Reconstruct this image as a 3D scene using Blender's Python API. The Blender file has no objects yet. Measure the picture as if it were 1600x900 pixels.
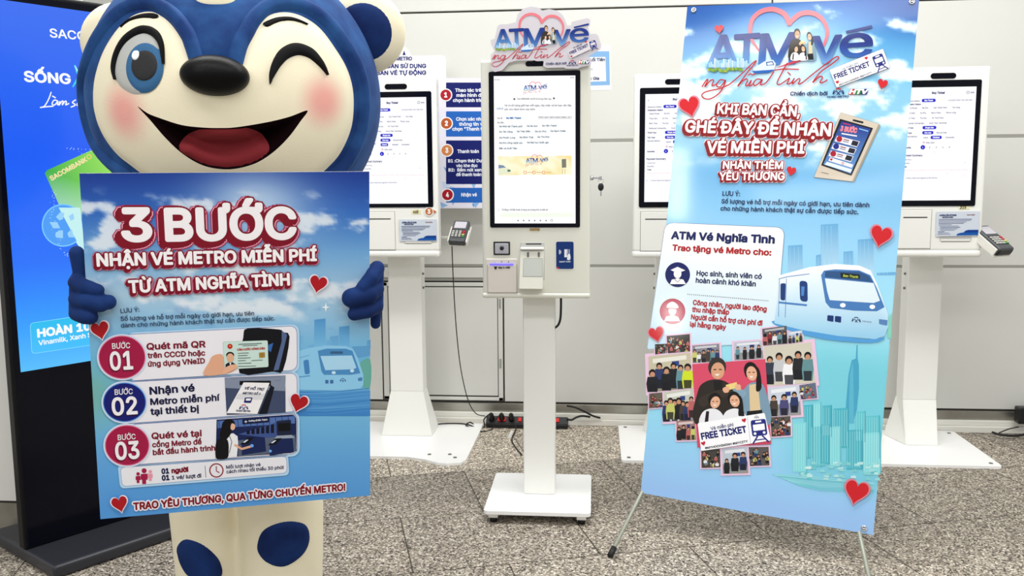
import bpy, bmesh, math, random, os
import numpy as np
from mathutils import Vector, Matrix, noise
from mathutils.geometry import delaunay_2d_cdt
from mathutils.bvhtree import BVHTree

S = bpy.context.scene
COL = S.collection
# ------------------------------------------------------------------ camera
F, CX, CY, H = 1400.0, 800.0, 450.0, 1.30
CAM = Vector((0, 0, H))
_R = Matrix(((0.99566, 0.00419, -0.09297), (0.09233, -0.12204, 0.98822), (-0.00720, -0.99252, -0.12190)))
_x = Vector((_R[0][0], _R[1][0], _R[2][0])).normalized()
_y = Vector((_R[0][1], _R[1][1], _R[2][1])); _y = (_y - _x * _y.dot(_x)).normalized()
_z = _x.cross(_y)
cam_d = bpy.data.cameras.new('camera')
cam_d.sensor_width = 36.0
cam_d.lens = F * 36.0 / 1600.0
cam = bpy.data.objects.new('camera', cam_d); COL.objects.link(cam)
cam.matrix_world = Matrix(((_x.x, -_y.x, -_z.x, 0), (_x.y, -_y.y, -_z.y, 0), (_x.z, -_y.z, -_z.z, H), (0, 0, 0, 1)))
S.camera = cam
# ------------------------------------------------------------------ world, lamps, exposure
S.view_settings.view_transform = 'Standard'
S.view_settings.look = 'None'
S.view_settings.gamma = 1.0
S.view_settings.use_curve_mapping = False
S.view_settings.exposure = 0.0
W = bpy.data.worlds.new('hall_light'); S.world = W; W.use_nodes = True
bg = W.node_tree.nodes['Background']; bg.inputs[0].default_value = (0.98, 1.0, 1.0, 1); bg.inputs[1].default_value = 0.56


def area(name, loc, sx, sy, power, rot=(0, 0, 0)):
    d = bpy.data.lights.new(name, 'AREA'); d.shape = 'RECTANGLE'; d.size = sx; d.size_y = sy; d.energy = power
    d.color = (1.0, 0.985, 0.95)
    o = bpy.data.objects.new(name, d); COL.objects.link(o); o.location = loc; o.rotation_euler = rot
    return o


area('ceiling_lamp', (0.2, 2.95, 3.6), 5.2, 0.5, 118)
area('ceiling_lamp', (0.2, 0.6, 3.6), 5.0, 0.5, 80)
area('ceiling_lamp', (-2.98, -2.05, 3.6), 0.24, 2.2, 60, (0, 0, -0.51))
area('ceiling_lamp', (-6.5, -8.2, 3.6), 0.3, 2.4, 110, (0, 0, -0.5))
area('ceiling_lamp', (0.2, -2.6, 3.6), 5.0, 0.5, 72)

# ------------------------------------------------------------------ helpers: geometry
def ray(px, py):
    return (_x * (px - CX) + _y * (py - CY) + _z * F)


def aty(px, py, Y):
    r = ray(px, py); return CAM + r * (Y / r.y)


def ground(px, py, z=0.0):
    r = ray(px, py); return CAM + r * ((z - H) / r.z)


def lin(c):
    out = []
    for v in c[:3]:
        v = v / 255.0
        out.append(v / 12.92 if v <= 0.04045 else ((v + 0.055) / 1.055) ** 2.4)
    return tuple(out)


def mat(name, rgb, rough=0.5, metal=0.0, emit=0.0, spec=0.5, bump=None, vary=None, sheen=0.0):
    m = bpy.data.materials.new(name); m.use_nodes = True
    nt = m.node_tree; b = nt.nodes['Principled BSDF']
    c = lin(rgb) + (1,)
    b.inputs['Base Color'].default_value = c
    b.inputs['Roughness'].default_value = rough
    b.inputs['Metallic'].default_value = metal
    b.inputs['Specular IOR Level'].default_value = spec
    if sheen:
        b.inputs['Sheen Weight'].default_value = sheen
        b.inputs['Sheen Roughness'].default_value = 0.4
        b.inputs['Sheen Tint'].default_value = (min(1, c[0] * 3 + .1), min(1, c[1] * 3 + .1), min(1, c[2] * 2 + .1), 1)
    if emit:
        b.inputs['Emission Color'].default_value = c
        b.inputs['Emission Strength'].default_value = emit
    if vary or bump:
        tc = nt.nodes.new('ShaderNodeTexCoord')
    if vary:     # (scale, rgb2)
        n = nt.nodes.new('ShaderNodeTexNoise'); n.inputs['Scale'].default_value = vary[0]; n.inputs['Detail'].default_value = 6
        nt.links.new(tc.outputs['Object'], n.inputs['Vector'])
        r = nt.nodes.new('ShaderNodeValToRGB')
        r.color_ramp.elements[0].position = 0.35; r.color_ramp.elements[0].color = c
        r.color_ramp.elements[1].position = 0.68; r.color_ramp.elements[1].color = lin(vary[1]) + (1,)
        nt.links.new(n.outputs['Fac'], r.inputs['Fac']); nt.links.new(r.outputs['Color'], b.inputs['Base Color'])
    if bump:     # (scale, strength, distance)
        n2 = nt.nodes.new('ShaderNodeTexNoise'); n2.inputs['Scale'].default_value = bump[0]; n2.inputs['Detail'].default_value = 4
        nt.links.new(tc.outputs['Object'], n2.inputs['Vector'])
        bp = nt.nodes.new('ShaderNodeBump'); bp.inputs['Strength'].default_value = bump[1]; bp.inputs['Distance'].default_value = bump[2]
        nt.links.new(n2.outputs['Fac'], bp.inputs['Height']); nt.links.new(bp.outputs['Normal'], b.inputs['Normal'])
    return m


def attr_mat(name, rough=0.4, spec=0.5, emit=0.0, bump=None, coat=0.0, gam=1.0):
    m = bpy.data.materials.new(name); m.use_nodes = True
    nt = m.node_tree; b = nt.nodes['Principled BSDF']
    a = nt.nodes.new('ShaderNodeAttribute'); a.attribute_name = 'ink'
    b.inputs['Roughness'].default_value = rough; b.inputs['Specular IOR Level'].default_value = spec
    b.inputs['Coat Weight'].default_value = coat; b.inputs['Coat Roughness'].default_value = 0.08
    if emit:
        b.inputs['Base Color'].default_value = (0.01, 0.01, 0.01, 1)
        nt.links.new(a.outputs['Color'], b.inputs['Emission Color']); b.inputs['Emission Strength'].default_value = emit
    else:
        gm = nt.nodes.new('ShaderNodeGamma'); gm.inputs['Gamma'].default_value = gam
        nt.links.new(a.outputs['Color'], gm.inputs['Color']); nt.links.new(gm.outputs['Color'], b.inputs['Base Color'])
    if bump:
        tc = nt.nodes.new('ShaderNodeTexCoord')
        n2 = nt.nodes.new('ShaderNodeTexNoise'); n2.inputs['Scale'].default_value = bump[0]; n2.inputs['Detail'].default_value = 2
        nt.links.new(tc.outputs['Object'], n2.inputs['Vector'])
        bp = nt.nodes.new('ShaderNodeBump'); bp.inputs['Strength'].default_value = bump[1]; bp.inputs['Distance'].default_value = bump[2]
        nt.links.new(n2.outputs['Fac'], bp.inputs['Height']); nt.links.new(bp.outputs['Normal'], b.inputs['Normal'])
    return m


WM = {}


def thing(name, label, cat, M=None, group=None):
    o = bpy.data.objects.new(name, None); COL.objects.link(o)
    if M is None: M = Matrix.Identity(4)
    elif isinstance(M, Vector) or isinstance(M, tuple): M = Matrix.Translation(M)
    o.matrix_world = M; o.empty_display_size = 0.1
    o['label'] = label; o['category'] = cat
    if group: o['group'] = group
    WM[o.name] = M
    return o


def link_mesh(name, me, parent=None, mats=()):
    for m in mats: me.materials.append(m)
    o = bpy.data.objects.new(name, me); COL.objects.link(o)
    if parent is not None:
        M = WM[parent.name]
        me.transform(M.inverted())
        o.parent = parent; WM[o.name] = M
    else:
        WM[o.name] = Matrix.Identity(4)
    return o


def settle(o):
    """move a top-level mesh's origin to the middle of its base"""
    vs = o.data.vertices
    x = [v.co.x for v in vs]; y = [v.co.y for v in vs]; z = [v.co.z for v in vs]
    c = Vector(((min(x) + max(x)) / 2, (min(y) + max(y)) / 2, min(z)))
    o.data.transform(Matrix.Translation(-c)); o.location = c
    WM[o.name] = Matrix.Translation(c)
    return o


def tag(o, label, cat, group=None):
    settle(o)
    o['label'] = label; o['category'] = cat
    if group: o['group'] = group
    return o


def obj(name, bm, mats, parent=None, smooth=False, label=None):
    me = bpy.data.meshes.new(name)
    bmesh.ops.recalc_face_normals(bm, faces=bm.faces)
    if smooth:
        for f in bm.faces: f.smooth = True
    bm.to_mesh(me); bm.free()
    o = link_mesh(name, me, parent, mats if isinstance(mats, (list, tuple)) else [mats])
    if label: o['label'] = label
    return o


def struct(name, bm, mats):
    o = obj(name, bm, mats); o['kind'] = 'structure'; return o


def box(bm, x0, x1, y0, y1, z0, z1, bev=0.0, seg=2, M=None, mi=0):
    before = set(bm.faces)
    r = bmesh.ops.create_cube(bm, size=1.0)
    vs = r['verts']
    for v in vs:
        v.co = Vector(((x0 + x1) / 2 + v.co.x * (x1 - x0), (y0 + y1) / 2 + v.co.y * (y1 - y0), (z0 + z1) / 2 + v.co.z * (z1 - z0)))
    if bev:
        es = list({e for v in vs for e in v.link_edges})
        bmesh.ops.bevel(bm, geom=es, offset=bev, segments=seg, affect='EDGES', profile=0.5)
    new = [f for f in bm.faces if f not in before]
    if M is not None:
        for v in {v for f in new for v in f.verts}: v.co = M @ v.co
    for f in new: f.material_index = mi
    return bm


def prism(bm, pts, d, mi=0):
    """pts: list of Vector (planar loop), extruded along vector d"""
    a = [bm.verts.new(p) for p in pts]; b = [bm.verts.new(Vector(p) + d) for p in pts]
    n = len(pts); fs = [bm.faces.new(a), bm.faces.new(list(reversed(b)))]
    for i in range(n): fs.append(bm.faces.new((a[i], b[i], b[(i + 1) % n], a[(i + 1) % n])))
    for f in fs: f.material_index = mi
    return bm


def loft(bm, A, B):
    a = [bm.verts.new(p) for p in A]; b = [bm.verts.new(p) for p in B]
    n = len(A); bm.faces.new(a); bm.faces.new(list(reversed(b)))
    for i in range(n): bm.faces.new((a[i], b[i], b[(i + 1) % n], a[(i + 1) % n]))
    return bm


def ellipsoid(bm, c, rx, ry, rz, R3=None, u=24, v=16):
    M = Matrix.Translation(c) @ ((R3.to_4x4()) if R3 else Matrix.Identity(4)) @ Matrix.Diagonal((rx, ry, rz, 1))
    bmesh.ops.create_uvsphere(bm, u_segments=u, v_segments=v, radius=1.0, matrix=M)
    return bm


def spline(pts, n=8, closed=False):
    out = []; L = len(pts); P = [Vector(p) for p in pts]
    rng = range(L if closed else L - 1)
    for i in rng:
        if closed: p0, p1, p2, p3 = P[(i - 1) % L], P[i], P[(i + 1) % L], P[(i + 2) % L]
        else: p0, p1, p2, p3 = P[max(i - 1, 0)], P[i], P[i + 1], P[min(i + 2, L - 1)]
        for k in range(n):
            t = k / n
            out.append(0.5 * ((2 * p1) + (p2 - p0) * t + (2 * p0 - 5 * p1 + 4 * p2 - p3) * t * t + (3 * p1 - p0 - 3 * p2 + p3) * t ** 3))
    if not closed: out.append(P[-1].copy())
    return out


def tube(bm, pts, r, seg=10, smooth=True, r1=None):
    P = [Vector(p) for p in pts]; n = len(P)
    t = [(P[min(i + 1, n - 1)] - P[max(i - 1, 0)]).normalized() for i in range(n)]
    a = Vector((0, 0, 1)) if abs(t[0].z) < 0.9 else Vector((1, 0, 0))
    u = t[0].cross(a).normalized(); rings = []
    for i in range(n):
        u = (u - t[i] * u.dot(t[i])).normalized(); w = t[i].cross(u)
        rr = r if r1 is None else r + (r1 - r) * i / (n - 1)
        rings.append([bm.verts.new(P[i] + (u * math.cos(2 * math.pi * k / seg) + w * math.sin(2 * math.pi * k / seg)) * rr) for k in range(seg)])
    for i in range(n - 1):
        for k in range(seg):
            f = bm.faces.new((rings[i][k], rings[i][(k + 1) % seg], rings[i + 1][(k + 1) % seg], rings[i + 1][k])); f.smooth = smooth
    bm.faces.new(rings[0][::-1]); bm.faces.new(rings[-1])
    return bm


def capsule(bm, p0, r0, p1, r1, seg=20):
    p0, p1 = Vector(p0), Vector(p1); d = (p1 - p0); L = d.length
    ax = d.normalized() if L > 1e-6 else Vector((0, 0, 1))
    a = Vector((0, 0, 1)) if abs(ax.z) < 0.9 else Vector((1, 0, 0))
    u = ax.cross(a).normalized(); w = ax.cross(u)
    prof = []
    for i in range(1, 7): th = math.pi / 2 * (1 - i / 6); prof.append((-r0 * math.sin(th), r0 * math.cos(th)))
    for i in range(0, 6): th = math.pi / 2 * (i / 6); prof.append((L + r1 * math.sin(th), r1 * math.cos(th)))
    rings = [[bm.verts.new(p0 + ax * s + (u * math.cos(2 * math.pi * k / seg) + w * math.sin(2 * math.pi * k / seg)) * r) for k in range(seg)] for s, r in prof]
    t0 = bm.verts.new(p0 - ax * r0); t1 = bm.verts.new(p1 + ax * r1)
    for i in range(len(rings) - 1):
        for k in range(seg): bm.faces.new((rings[i][k], rings[i][(k + 1) % seg], rings[i + 1][(k + 1) % seg], rings[i + 1][k]))
    for k in range(seg):
        bm.faces.new((t0, rings[0][(k + 1) % seg], rings[0][k])); bm.faces.new((t1, rings[-1][k], rings[-1][(k + 1) % seg]))
    return bm


def fused(bm, voxel, smooth_it=4):
    """weld overlapping closed shapes of bm into one continuous surface"""
    me = bpy.data.meshes.new('tmp'); bmesh.ops.recalc_face_normals(bm, faces=bm.faces); bm.to_mesh(me); bm.free()
    o = bpy.data.objects.new('tmp', me); COL.objects.link(o)
    m = o.modifiers.new('r', 'REMESH'); m.mode = 'VOXEL'; m.voxel_size = voxel; m.use_smooth_shade = True
    if smooth_it:
        s = o.modifiers.new('s', 'SMOOTH'); s.factor = 0.5; s.iterations = smooth_it
    dg = bpy.context.evaluated_depsgraph_get()
    res = bpy.data.meshes.new_from_object(o.evaluated_get(dg))
    bpy.data.objects.remove(o); bpy.data.meshes.remove(me)
    return res

# ------------------------------------------------------------------ helpers: flat printed artwork on a plane
class Plane:
    def __init__(s, o, u, v):
        s.o = Vector(o); s.u = Vector(u).normalized(); v = Vector(v); s.v = (v - s.u * v.dot(s.u)).normalized(); s.n = s.u.cross(s.v)

    def px(s, x, y):
        r = ray(x, y); t = (s.o - CAM).dot(s.n) / r.dot(s.n); p = CAM + r * t - s.o
        return (p.dot(s.u), p.dot(s.v))

    def at(s, a, b, z=0.0): return s.o + s.u * a + s.v * b + s.n * z

    def w(s, x, y, z=0.0):
        a, b = s.px(x, y); return s.at(a, b, z)

    def matrix(s):
        return Matrix(((s.u.x, s.v.x, s.n.x, s.o.x), (s.u.y, s.v.y, s.n.y, s.o.y), (s.u.z, s.v.z, s.n.z, s.o.z), (0, 0, 0, 1)))


_GL = {}
try:
    FONT = bpy.data.fonts.load(os.path.join(bpy.utils.system_resource('DATAFILES'), 'fonts', 'Inter.woff2'))
except Exception:
    FONT = None


def glyphs(s):
    """outline of a line of lettering, filled by the non-zero rule (accents and horns overlap their letters)"""
    if s in _GL: return _GL[s]
    c = bpy.data.curves.new('t', 'FONT'); c.body = s; c.size = 1.0; c.resolution_u = 3; c.fill_mode = 'NONE'
    if FONT: c.font = FONT
    o = bpy.data.objects.new('t', c); me = bpy.data.meshes.new_from_object(o)
    n = len(me.vertices); co = [(v.co.x, v.co.y) for v in me.vertices]
    adj = [[] for _ in range(n)]
    for e in me.edges: adj[e.vertices[0]].append(e.vertices[1]); adj[e.vertices[1]].append(e.vertices[0])
    bpy.data.objects.remove(o); bpy.data.meshes.remove(me); bpy.data.curves.remove(c)
    seen = [False] * n; E = []
    for i in range(n):
        if seen[i]: continue
        comp = [i]; seen[i] = True; st = [i]
        while st:
            k = st.pop()
            for q in adj[k]:
                if not seen[q]: seen[q] = True; comp.append(q); st.append(q)
        comp.sort(); E += [(comp[k], comp[(k + 1) % len(comp)]) for k in range(len(comp))]
    V, _, Fc, _, _, _ = delaunay_2d_cdt([Vector(p) for p in co], E, [], 0, 1e-5)
    P = np.array([(v.x, v.y) for v in V]); T = np.array([list(f) for f in Fc], dtype=int)
    cen = P[T].mean(axis=1); C0 = np.array(co); A0 = C0[[e[0] for e in E]]; B0 = C0[[e[1] for e in E]]
    wn = np.zeros(len(T), int)
    for (ax, ay), (bx, by) in zip(A0, B0):
        up = (ay <= cen[:, 1]) & (by > cen[:, 1]); dn = (ay > cen[:, 1]) & (by <= cen[:, 1])
        side = (bx - ax) * (cen[:, 1] - ay) - (cen[:, 0] - ax) * (by - ay)
        wn += (up & (side > 0)).astype(int) - (dn & (side < 0)).astype(int)
    T = [tuple(int(i) for i in t) for t, w in zip(T, wn) if w != 0]
    x0 = min(p[0] for p in co); x1 = max(p[0] for p in co)
    k = len(P); PP = [(float(p[0]) - x0, float(p[1])) for p in P] + [(p[0] - x0, p[1]) for p in co]
    _GL[s] = (PP, T, [(k + a, k + b) for a, b in E], x1 - x0); return _GL[s]


CAPH = max(p[1] for p in glyphs('H')[0])
STEP = 0.0005


class Art:
    """flat ink shapes on a plane; T maps drawing coordinates to photograph pixels, or raw=True: coordinates are plane metres"""
    def __init__(s, plane, T=None, raw=False, base=1):
        s.P = plane; s.T = T; s.raw = raw; s.V = []; s.Fc = []; s.C = []; s.base = base

    def m(s, x, y):
        if s.raw: return (x, y)
        if s.T: x, y = s.T(x, y)
        return s.P.px(x, y)

    def _c(s, col, x, y): return lin(col(x, y)) if callable(col) else lin(col)

    def _add(s, pts, faces, cols, z, apart=False):
        k = len(s.V); s.n_ = getattr(s, 'n_', 0) + 1; zz = (s.base + z) * STEP + (s.n_ % 40) * 2.5e-6
        if apart:      # loose pieces that overlap: each a hair above the last
            zo = {}
            for q, f in enumerate(faces):
                for i in f: zo[i] = q % 50
            for j, ((a, b), c) in enumerate(zip(pts, cols)): s.V.append(s.P.at(a, b, zz + zo.get(j, 0) * 2.5e-6)); s.C.append(c)
        else:
            for (a, b), c in zip(pts, cols): s.V.append(s.P.at(a, b, zz)); s.C.append(c)
        for f in faces: s.Fc.append(tuple(k + i for i in f))

    def poly(s, pts, col, z=1, sm=0):
        if sm: pts = [(p.x, p.y) for p in spline([(p[0], p[1], 0) for p in pts], sm, True)]
        s._add([s.m(*p) for p in pts], [tuple(range(len(pts)))], [s._c(col, *p) for p in pts], z)

    def rect(s, x0, y0, x1, y1, col, z=1): s.poly([(x0, y0), (x1, y0), (x1, y1), (x0, y1)], col, z)

    def disc(s, x, y, rx, col, z=1, ry=None, n=32, rot=0.0, inner=None):
        ry = ry or rx; c, sn = math.cos(rot), math.sin(rot)
        p = []
        for i in range(n):
            a = 2 * math.pi * i / n; ex, ey = rx * math.cos(a), ry * math.sin(a); p.append((x + ex * c - ey * sn, y + ex * sn + ey * c))
        if inner:
            q = [(x + (a - x) * inner, y + (b - y) * inner) for a, b in p]
            s._add([s.m(*a) for a in p + q], [(i, (i + 1) % n, n + (i + 1) % n, n + i) for i in range(n)], [s._c(col, *a) for a in p + q], z)
        else: s.poly(p, col, z)

    def rrect(s, q, r, col, z=1, border=None, bw=1.0):
        """q: four corners clockwise from top left; r: corner radius"""
        out = []
        for i in range(4):
            p0, p, p1 = Vector(q[i - 1]), Vector(q[i]), Vector(q[(i + 1) % 4])
            rr = r[i] if isinstance(r, (list, tuple)) else r
            if rr <= 0: out.append(tuple(p)); continue
            a = p + (p0 - p).normalized() * rr; b = p + (p1 - p).normalized() * rr
            for k in range(7):
                t = k / 6; out.append(tuple((1 - t) ** 2 * a + 2 * t * (1 - t) * p + t * t * b))
        if border: s.stroke(out, bw, border, z - 0.5, closed=True)
        s.poly(out, col, z)

    def stroke(s, pts, w, col, z=1, closed=False, sm=0):
        if sm: pts = [(p.x, p.y, p.z) for p in spline([(p[0], p[1], p[2] if len(p) > 2 else w) for p in pts], sm, closed)]
        n = len(pts); L = []; Rr = []
        for i in range(n):
            p = Vector(pts[i][:2]); ww = pts[i][2] if len(pts[i]) > 2 else w
            a = Vector(pts[(i - 1) % n][:2]) if (closed or i) else p; b = Vector(pts[(i + 1) % n][:2]) if (closed or i < n - 1) else p
            d = (b - a); d = d.normalized() if d.length > 1e-9 else Vector((1, 0)); nn = Vector((-d.y, d.x)) * ww / 2
            L.append(tuple(p + nn)); Rr.append(tuple(p - nn))
        A = L + Rr; fs = [(i, i + 1, n + i + 1, n + i) for i in range(n - 1)]
        if closed: fs.append((n - 1, 0, n, 2 * n - 1))
        s._add([s.m(*a) for a in A], fs, [s._c(col, *a) for a in A], z)

    def text(s, t, x0, y0, x1, y1, cap, col, z=2, bold=0.0, outline=(), shear=0.0):
        """baseline from (x0,y0) to (x1,y1), capital height cap. outline: [(radius_em, colour, dx, dy)]"""
        P, T, B, wid = glyphs(t)
        a0 = Vector(s.m(x0, y0)); a1 = Vector(s.m(x1, y1)); up = Vector(s.m(x0, y0 - cap if not s.raw else y0 + cap)) - a0
        e = (a1 - a0) / wid; k = up.length / CAPH; nrm = Vector((-e.y, e.x)).normalized() * k
        if s.raw is False and nrm.dot(up) < 0: nrm = -nrm
        dxy = lambda x, y: ((x0 + (x1 - x0) * x / wid, y0 + (y1 - y0) * x / wid - (cap / CAPH) * y * (-1 if s.raw else 1)))
        mp = lambda x, y: tuple(a0 + e * (x + shear * y) + nrm * y)
        def emit(r, c, dx, dy, zz):
            V = []; Fq = []
            if r:
                for (i, j) in B:
                    p, q = Vector(P[i]), Vector(P[j]); d = q - p
                    if d.length < 1e-6: continue
                    nn = Vector((-d.y, d.x)).normalized() * r; o = len(V)
                    V += [p + nn, q + nn, q - nn, p - nn]; Fq.append((o, o + 1, o + 2, o + 3))
                for i in {i for e_ in B for i in e_}:
                    o = len(V); V += [Vector(P[i]) + Vector((math.cos(h * math.pi / 3), math.sin(h * math.pi / 3))) * r for h in range(6)]; Fq.append(tuple(range(o, o + 6)))
            if V:
                V = [v + Vector((dx, dy)) for v in V]
                s._add([mp(v.x, v.y) for v in V], Fq, [s._c(c, *dxy(v.x, v.y)) for v in V], zz, True)
            V = [Vector(p) + Vector((dx, dy)) for p in P]
            s._add([mp(v.x, v.y) for v in V], T, [s._c(c, *dxy(v.x, v.y)) for v in V], zz + .3)
        for k, (r, c, dx, dy) in enumerate(outline): emit(r, c, dx, dy, z - 1 + 0.15 * k)
        emit(bold, col, 0, 0, z)

    def heart(s, x, y, h, rot, col, z=2, edge=None):
        def pts(k):
            o = []
            for i in range(36):
                t = 2 * math.pi * i / 36
                hx = 16 * math.sin(t) ** 3; hy = -(13 * math.cos(t) - 5 * math.cos(2 * t) - 2 * math.cos(3 * t) - math.cos(4 * t)) + 0
                hx *= k / 30; hy *= 1.12 * k / 30
                c, sn = math.cos(rot), math.sin(rot); o.append((x + hx * c - hy * sn, y + hx * sn + hy * c))
            return o
        if edge: s.poly(pts(h * 1.16), edge, z - 0.4)
        s.poly(pts(h), col, z)

    def grid(s, q, nx, ny, fn, z=0):
        """quad q (TL,TR,BR,BL) as a fine grid coloured by fn(x,y)"""
        V = []; C = []
        for j in range(ny + 1):
            for i in range(nx + 1):
                u, v = i / nx, j / ny
                x = (q[0][0] * (1 - u) + q[1][0] * u) * (1 - v) + (q[3][0] * (1 - u) + q[2][0] * u) * v
                y = (q[0][1] * (1 - u) + q[1][1] * u) * (1 - v) + (q[3][1] * (1 - u) + q[2][1] * u) * v
                V.append(s.m(x, y)); C.append(lin(fn(x, y)))
        Fq = [(j * (nx + 1) + i, j * (nx + 1) + i + 1, (j + 1) * (nx + 1) + i + 1, (j + 1) * (nx + 1) + i) for j in range(ny) for i in range(nx)]
        s._add(V, Fq, C, z)

    def build(s, name, m, parent, label=None):
        me = bpy.data.meshes.new(name); me.from_pydata([tuple(v) for v in s.V], [], s.Fc); me.update()
        at = me.attributes.new('ink', 'FLOAT_COLOR', 'POINT')
        for i, c in enumerate(s.C): at.data[i].color = (c[0], c[1], c[2], 1)
        n = s.P.n
        flip = [p.index for p in me.polygons if p.normal.dot(n) < 0]
        if flip:
            bm = bmesh.new(); bm.from_mesh(me); bm.faces.ensure_lookup_table()
            bmesh.ops.reverse_faces(bm, faces=[bm.faces[i] for i in flip]); bm.to_mesh(me); bm.free()
        o = link_mesh(name, me, parent, [m])
        if label: o['label'] = label
        return o


def mix(a, b, t):
    t = max(0.0, min(1.0, t)); return tuple(a[i] + (b[i] - a[i]) * t for i in range(3))


def ramp(stops, v):
    if v <= stops[0][0]: return stops[0][1]
    for (a, c), (b, d) in zip(stops, stops[1:]):
        if v <= b: return mix(c, d, (v - a) / (b - a))
    return stops[-1][1]


def sstep(a, b, v):
    t = max(0.0, min(1.0, (v - a) / (b - a))); return t * t * (3 - 2 * t)


def fbm(x, y, sd=0.0, o=5): return noise.fractal(Vector((x, y, sd)), 0.9, 2.1, o)

# ------------------------------------------------------------------ materials
M_wall = mat('enamel_wall_panel', (226, 226, 221), 0.35, spec=0.4, vary=(0.8, (218, 218, 213)))
M_seam = mat('seam_grey', (158, 158, 152), 0.5)
M_dark = mat('dark_gap', (62, 59, 55), 0.7)
M_steel = mat('brushed_steel', (176, 174, 166), 0.35, 0.85, vary=(6, (150, 147, 138)))
M_white = mat('white_powder_coat', (245, 245, 240), 0.4, bump=(900, 0.08, 0.0004))
M_whiteg = mat('white_gloss_coat', (224, 224, 212), 0.28, bump=(500, 0.15, 0.0005))
M_plate = mat('white_base_plate', (253, 253, 252), 0.3)
M_trunk = mat('white_plastic_trunking', (238, 236, 228), 0.35)
M_black = mat('black_plastic', (14, 14, 18), 0.35)
M_rubber = mat('black_rubber', (12, 12, 12), 0.6)
M_bezel = mat('black_glass_bezel', (8, 9, 20), 0.12, spec=0.16)
M_totem = mat('black_totem_shell', (14, 14, 17), 0.35, spec=0.2)
M_totemb = mat('charcoal_totem_base', (44, 45, 52), 0.38)
M_grey = mat('grey_plastic', (196, 196, 192), 0.4)
M_dgrey = mat('dark_grey_plastic', (70, 72, 76), 0.4)
M_screw = mat('screw_metal', (130, 128, 122), 0.3, 0.9)
M_print = attr_mat('printed_ink', 0.45, 0.2, gam=1.1)
M_vinyl = attr_mat('glossy_banner_ink', 0.4, 0.15, coat=0.45, gam=1.28, bump=(3.0, 0.35, 0.012))
M_glow = attr_mat('lit_screen', 0.2, 0.4, emit=1.05)
M_glowt = attr_mat('lit_totem_screen', 0.15, 0.4, emit=1.0)
M_paper = mat('white_paper', (240, 240, 240), 0.6)
M_foam = mat('foam_board_edge', (225, 222, 228), 0.6)
M_cream = mat('cream_plush', (243, 234, 205), 0.85, spec=0.15, bump=(260, 0.25, 0.002), sheen=0.15)
M_blue = mat('blue_velvet', (17, 50, 108), 0.75, spec=0.2, vary=(11, (38, 84, 142)), bump=(60, 0.2, 0.003), sheen=0.35)
M_navy = mat('navy_velvet', (10, 34, 84), 0.8, spec=0.2, vary=(12, (20, 52, 110)), bump=(80, 0.2, 0.003), sheen=0.25)
M_nose = mat('black_fuzzy_nose', (4, 4, 5), 0.38, spec=0.14, bump=(260, 0.3, 0.002))
M_felt = mat('black_felt', (12, 11, 13), 0.8, spec=0.2)
M_mesh = mat('grey_eye_mesh', (186, 187, 184), 0.8, bump=(420, 0.6, 0.002))
M_iris = mat('blue_iris_mesh', (42, 100, 148), 0.7, bump=(420, 0.5, 0.002))
M_pupil = mat('black_pupil_mesh', (30, 30, 34), 0.7, bump=(420, 0.5, 0.002))
M_hl = mat('white_felt', (250, 250, 250), 0.7)
M_mouth = mat('dark_mouth_lining', (16, 3, 6), 0.9, spec=0.05)
M_tongue = mat('red_felt_tongue', (118, 12, 24), 0.85, bump=(300, 0.2, 0.002))
M_alu = mat('painted_pole', (168, 172, 158), 0.35, 0.3)
M_chrome = mat('chrome', (210, 210, 210), 0.15, 1.0)
M_cable = mat('black_cable', (16, 16, 17), 0.5)
M_red = mat('red_switch', (200, 30, 24), 0.3, emit=0.15)

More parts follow.
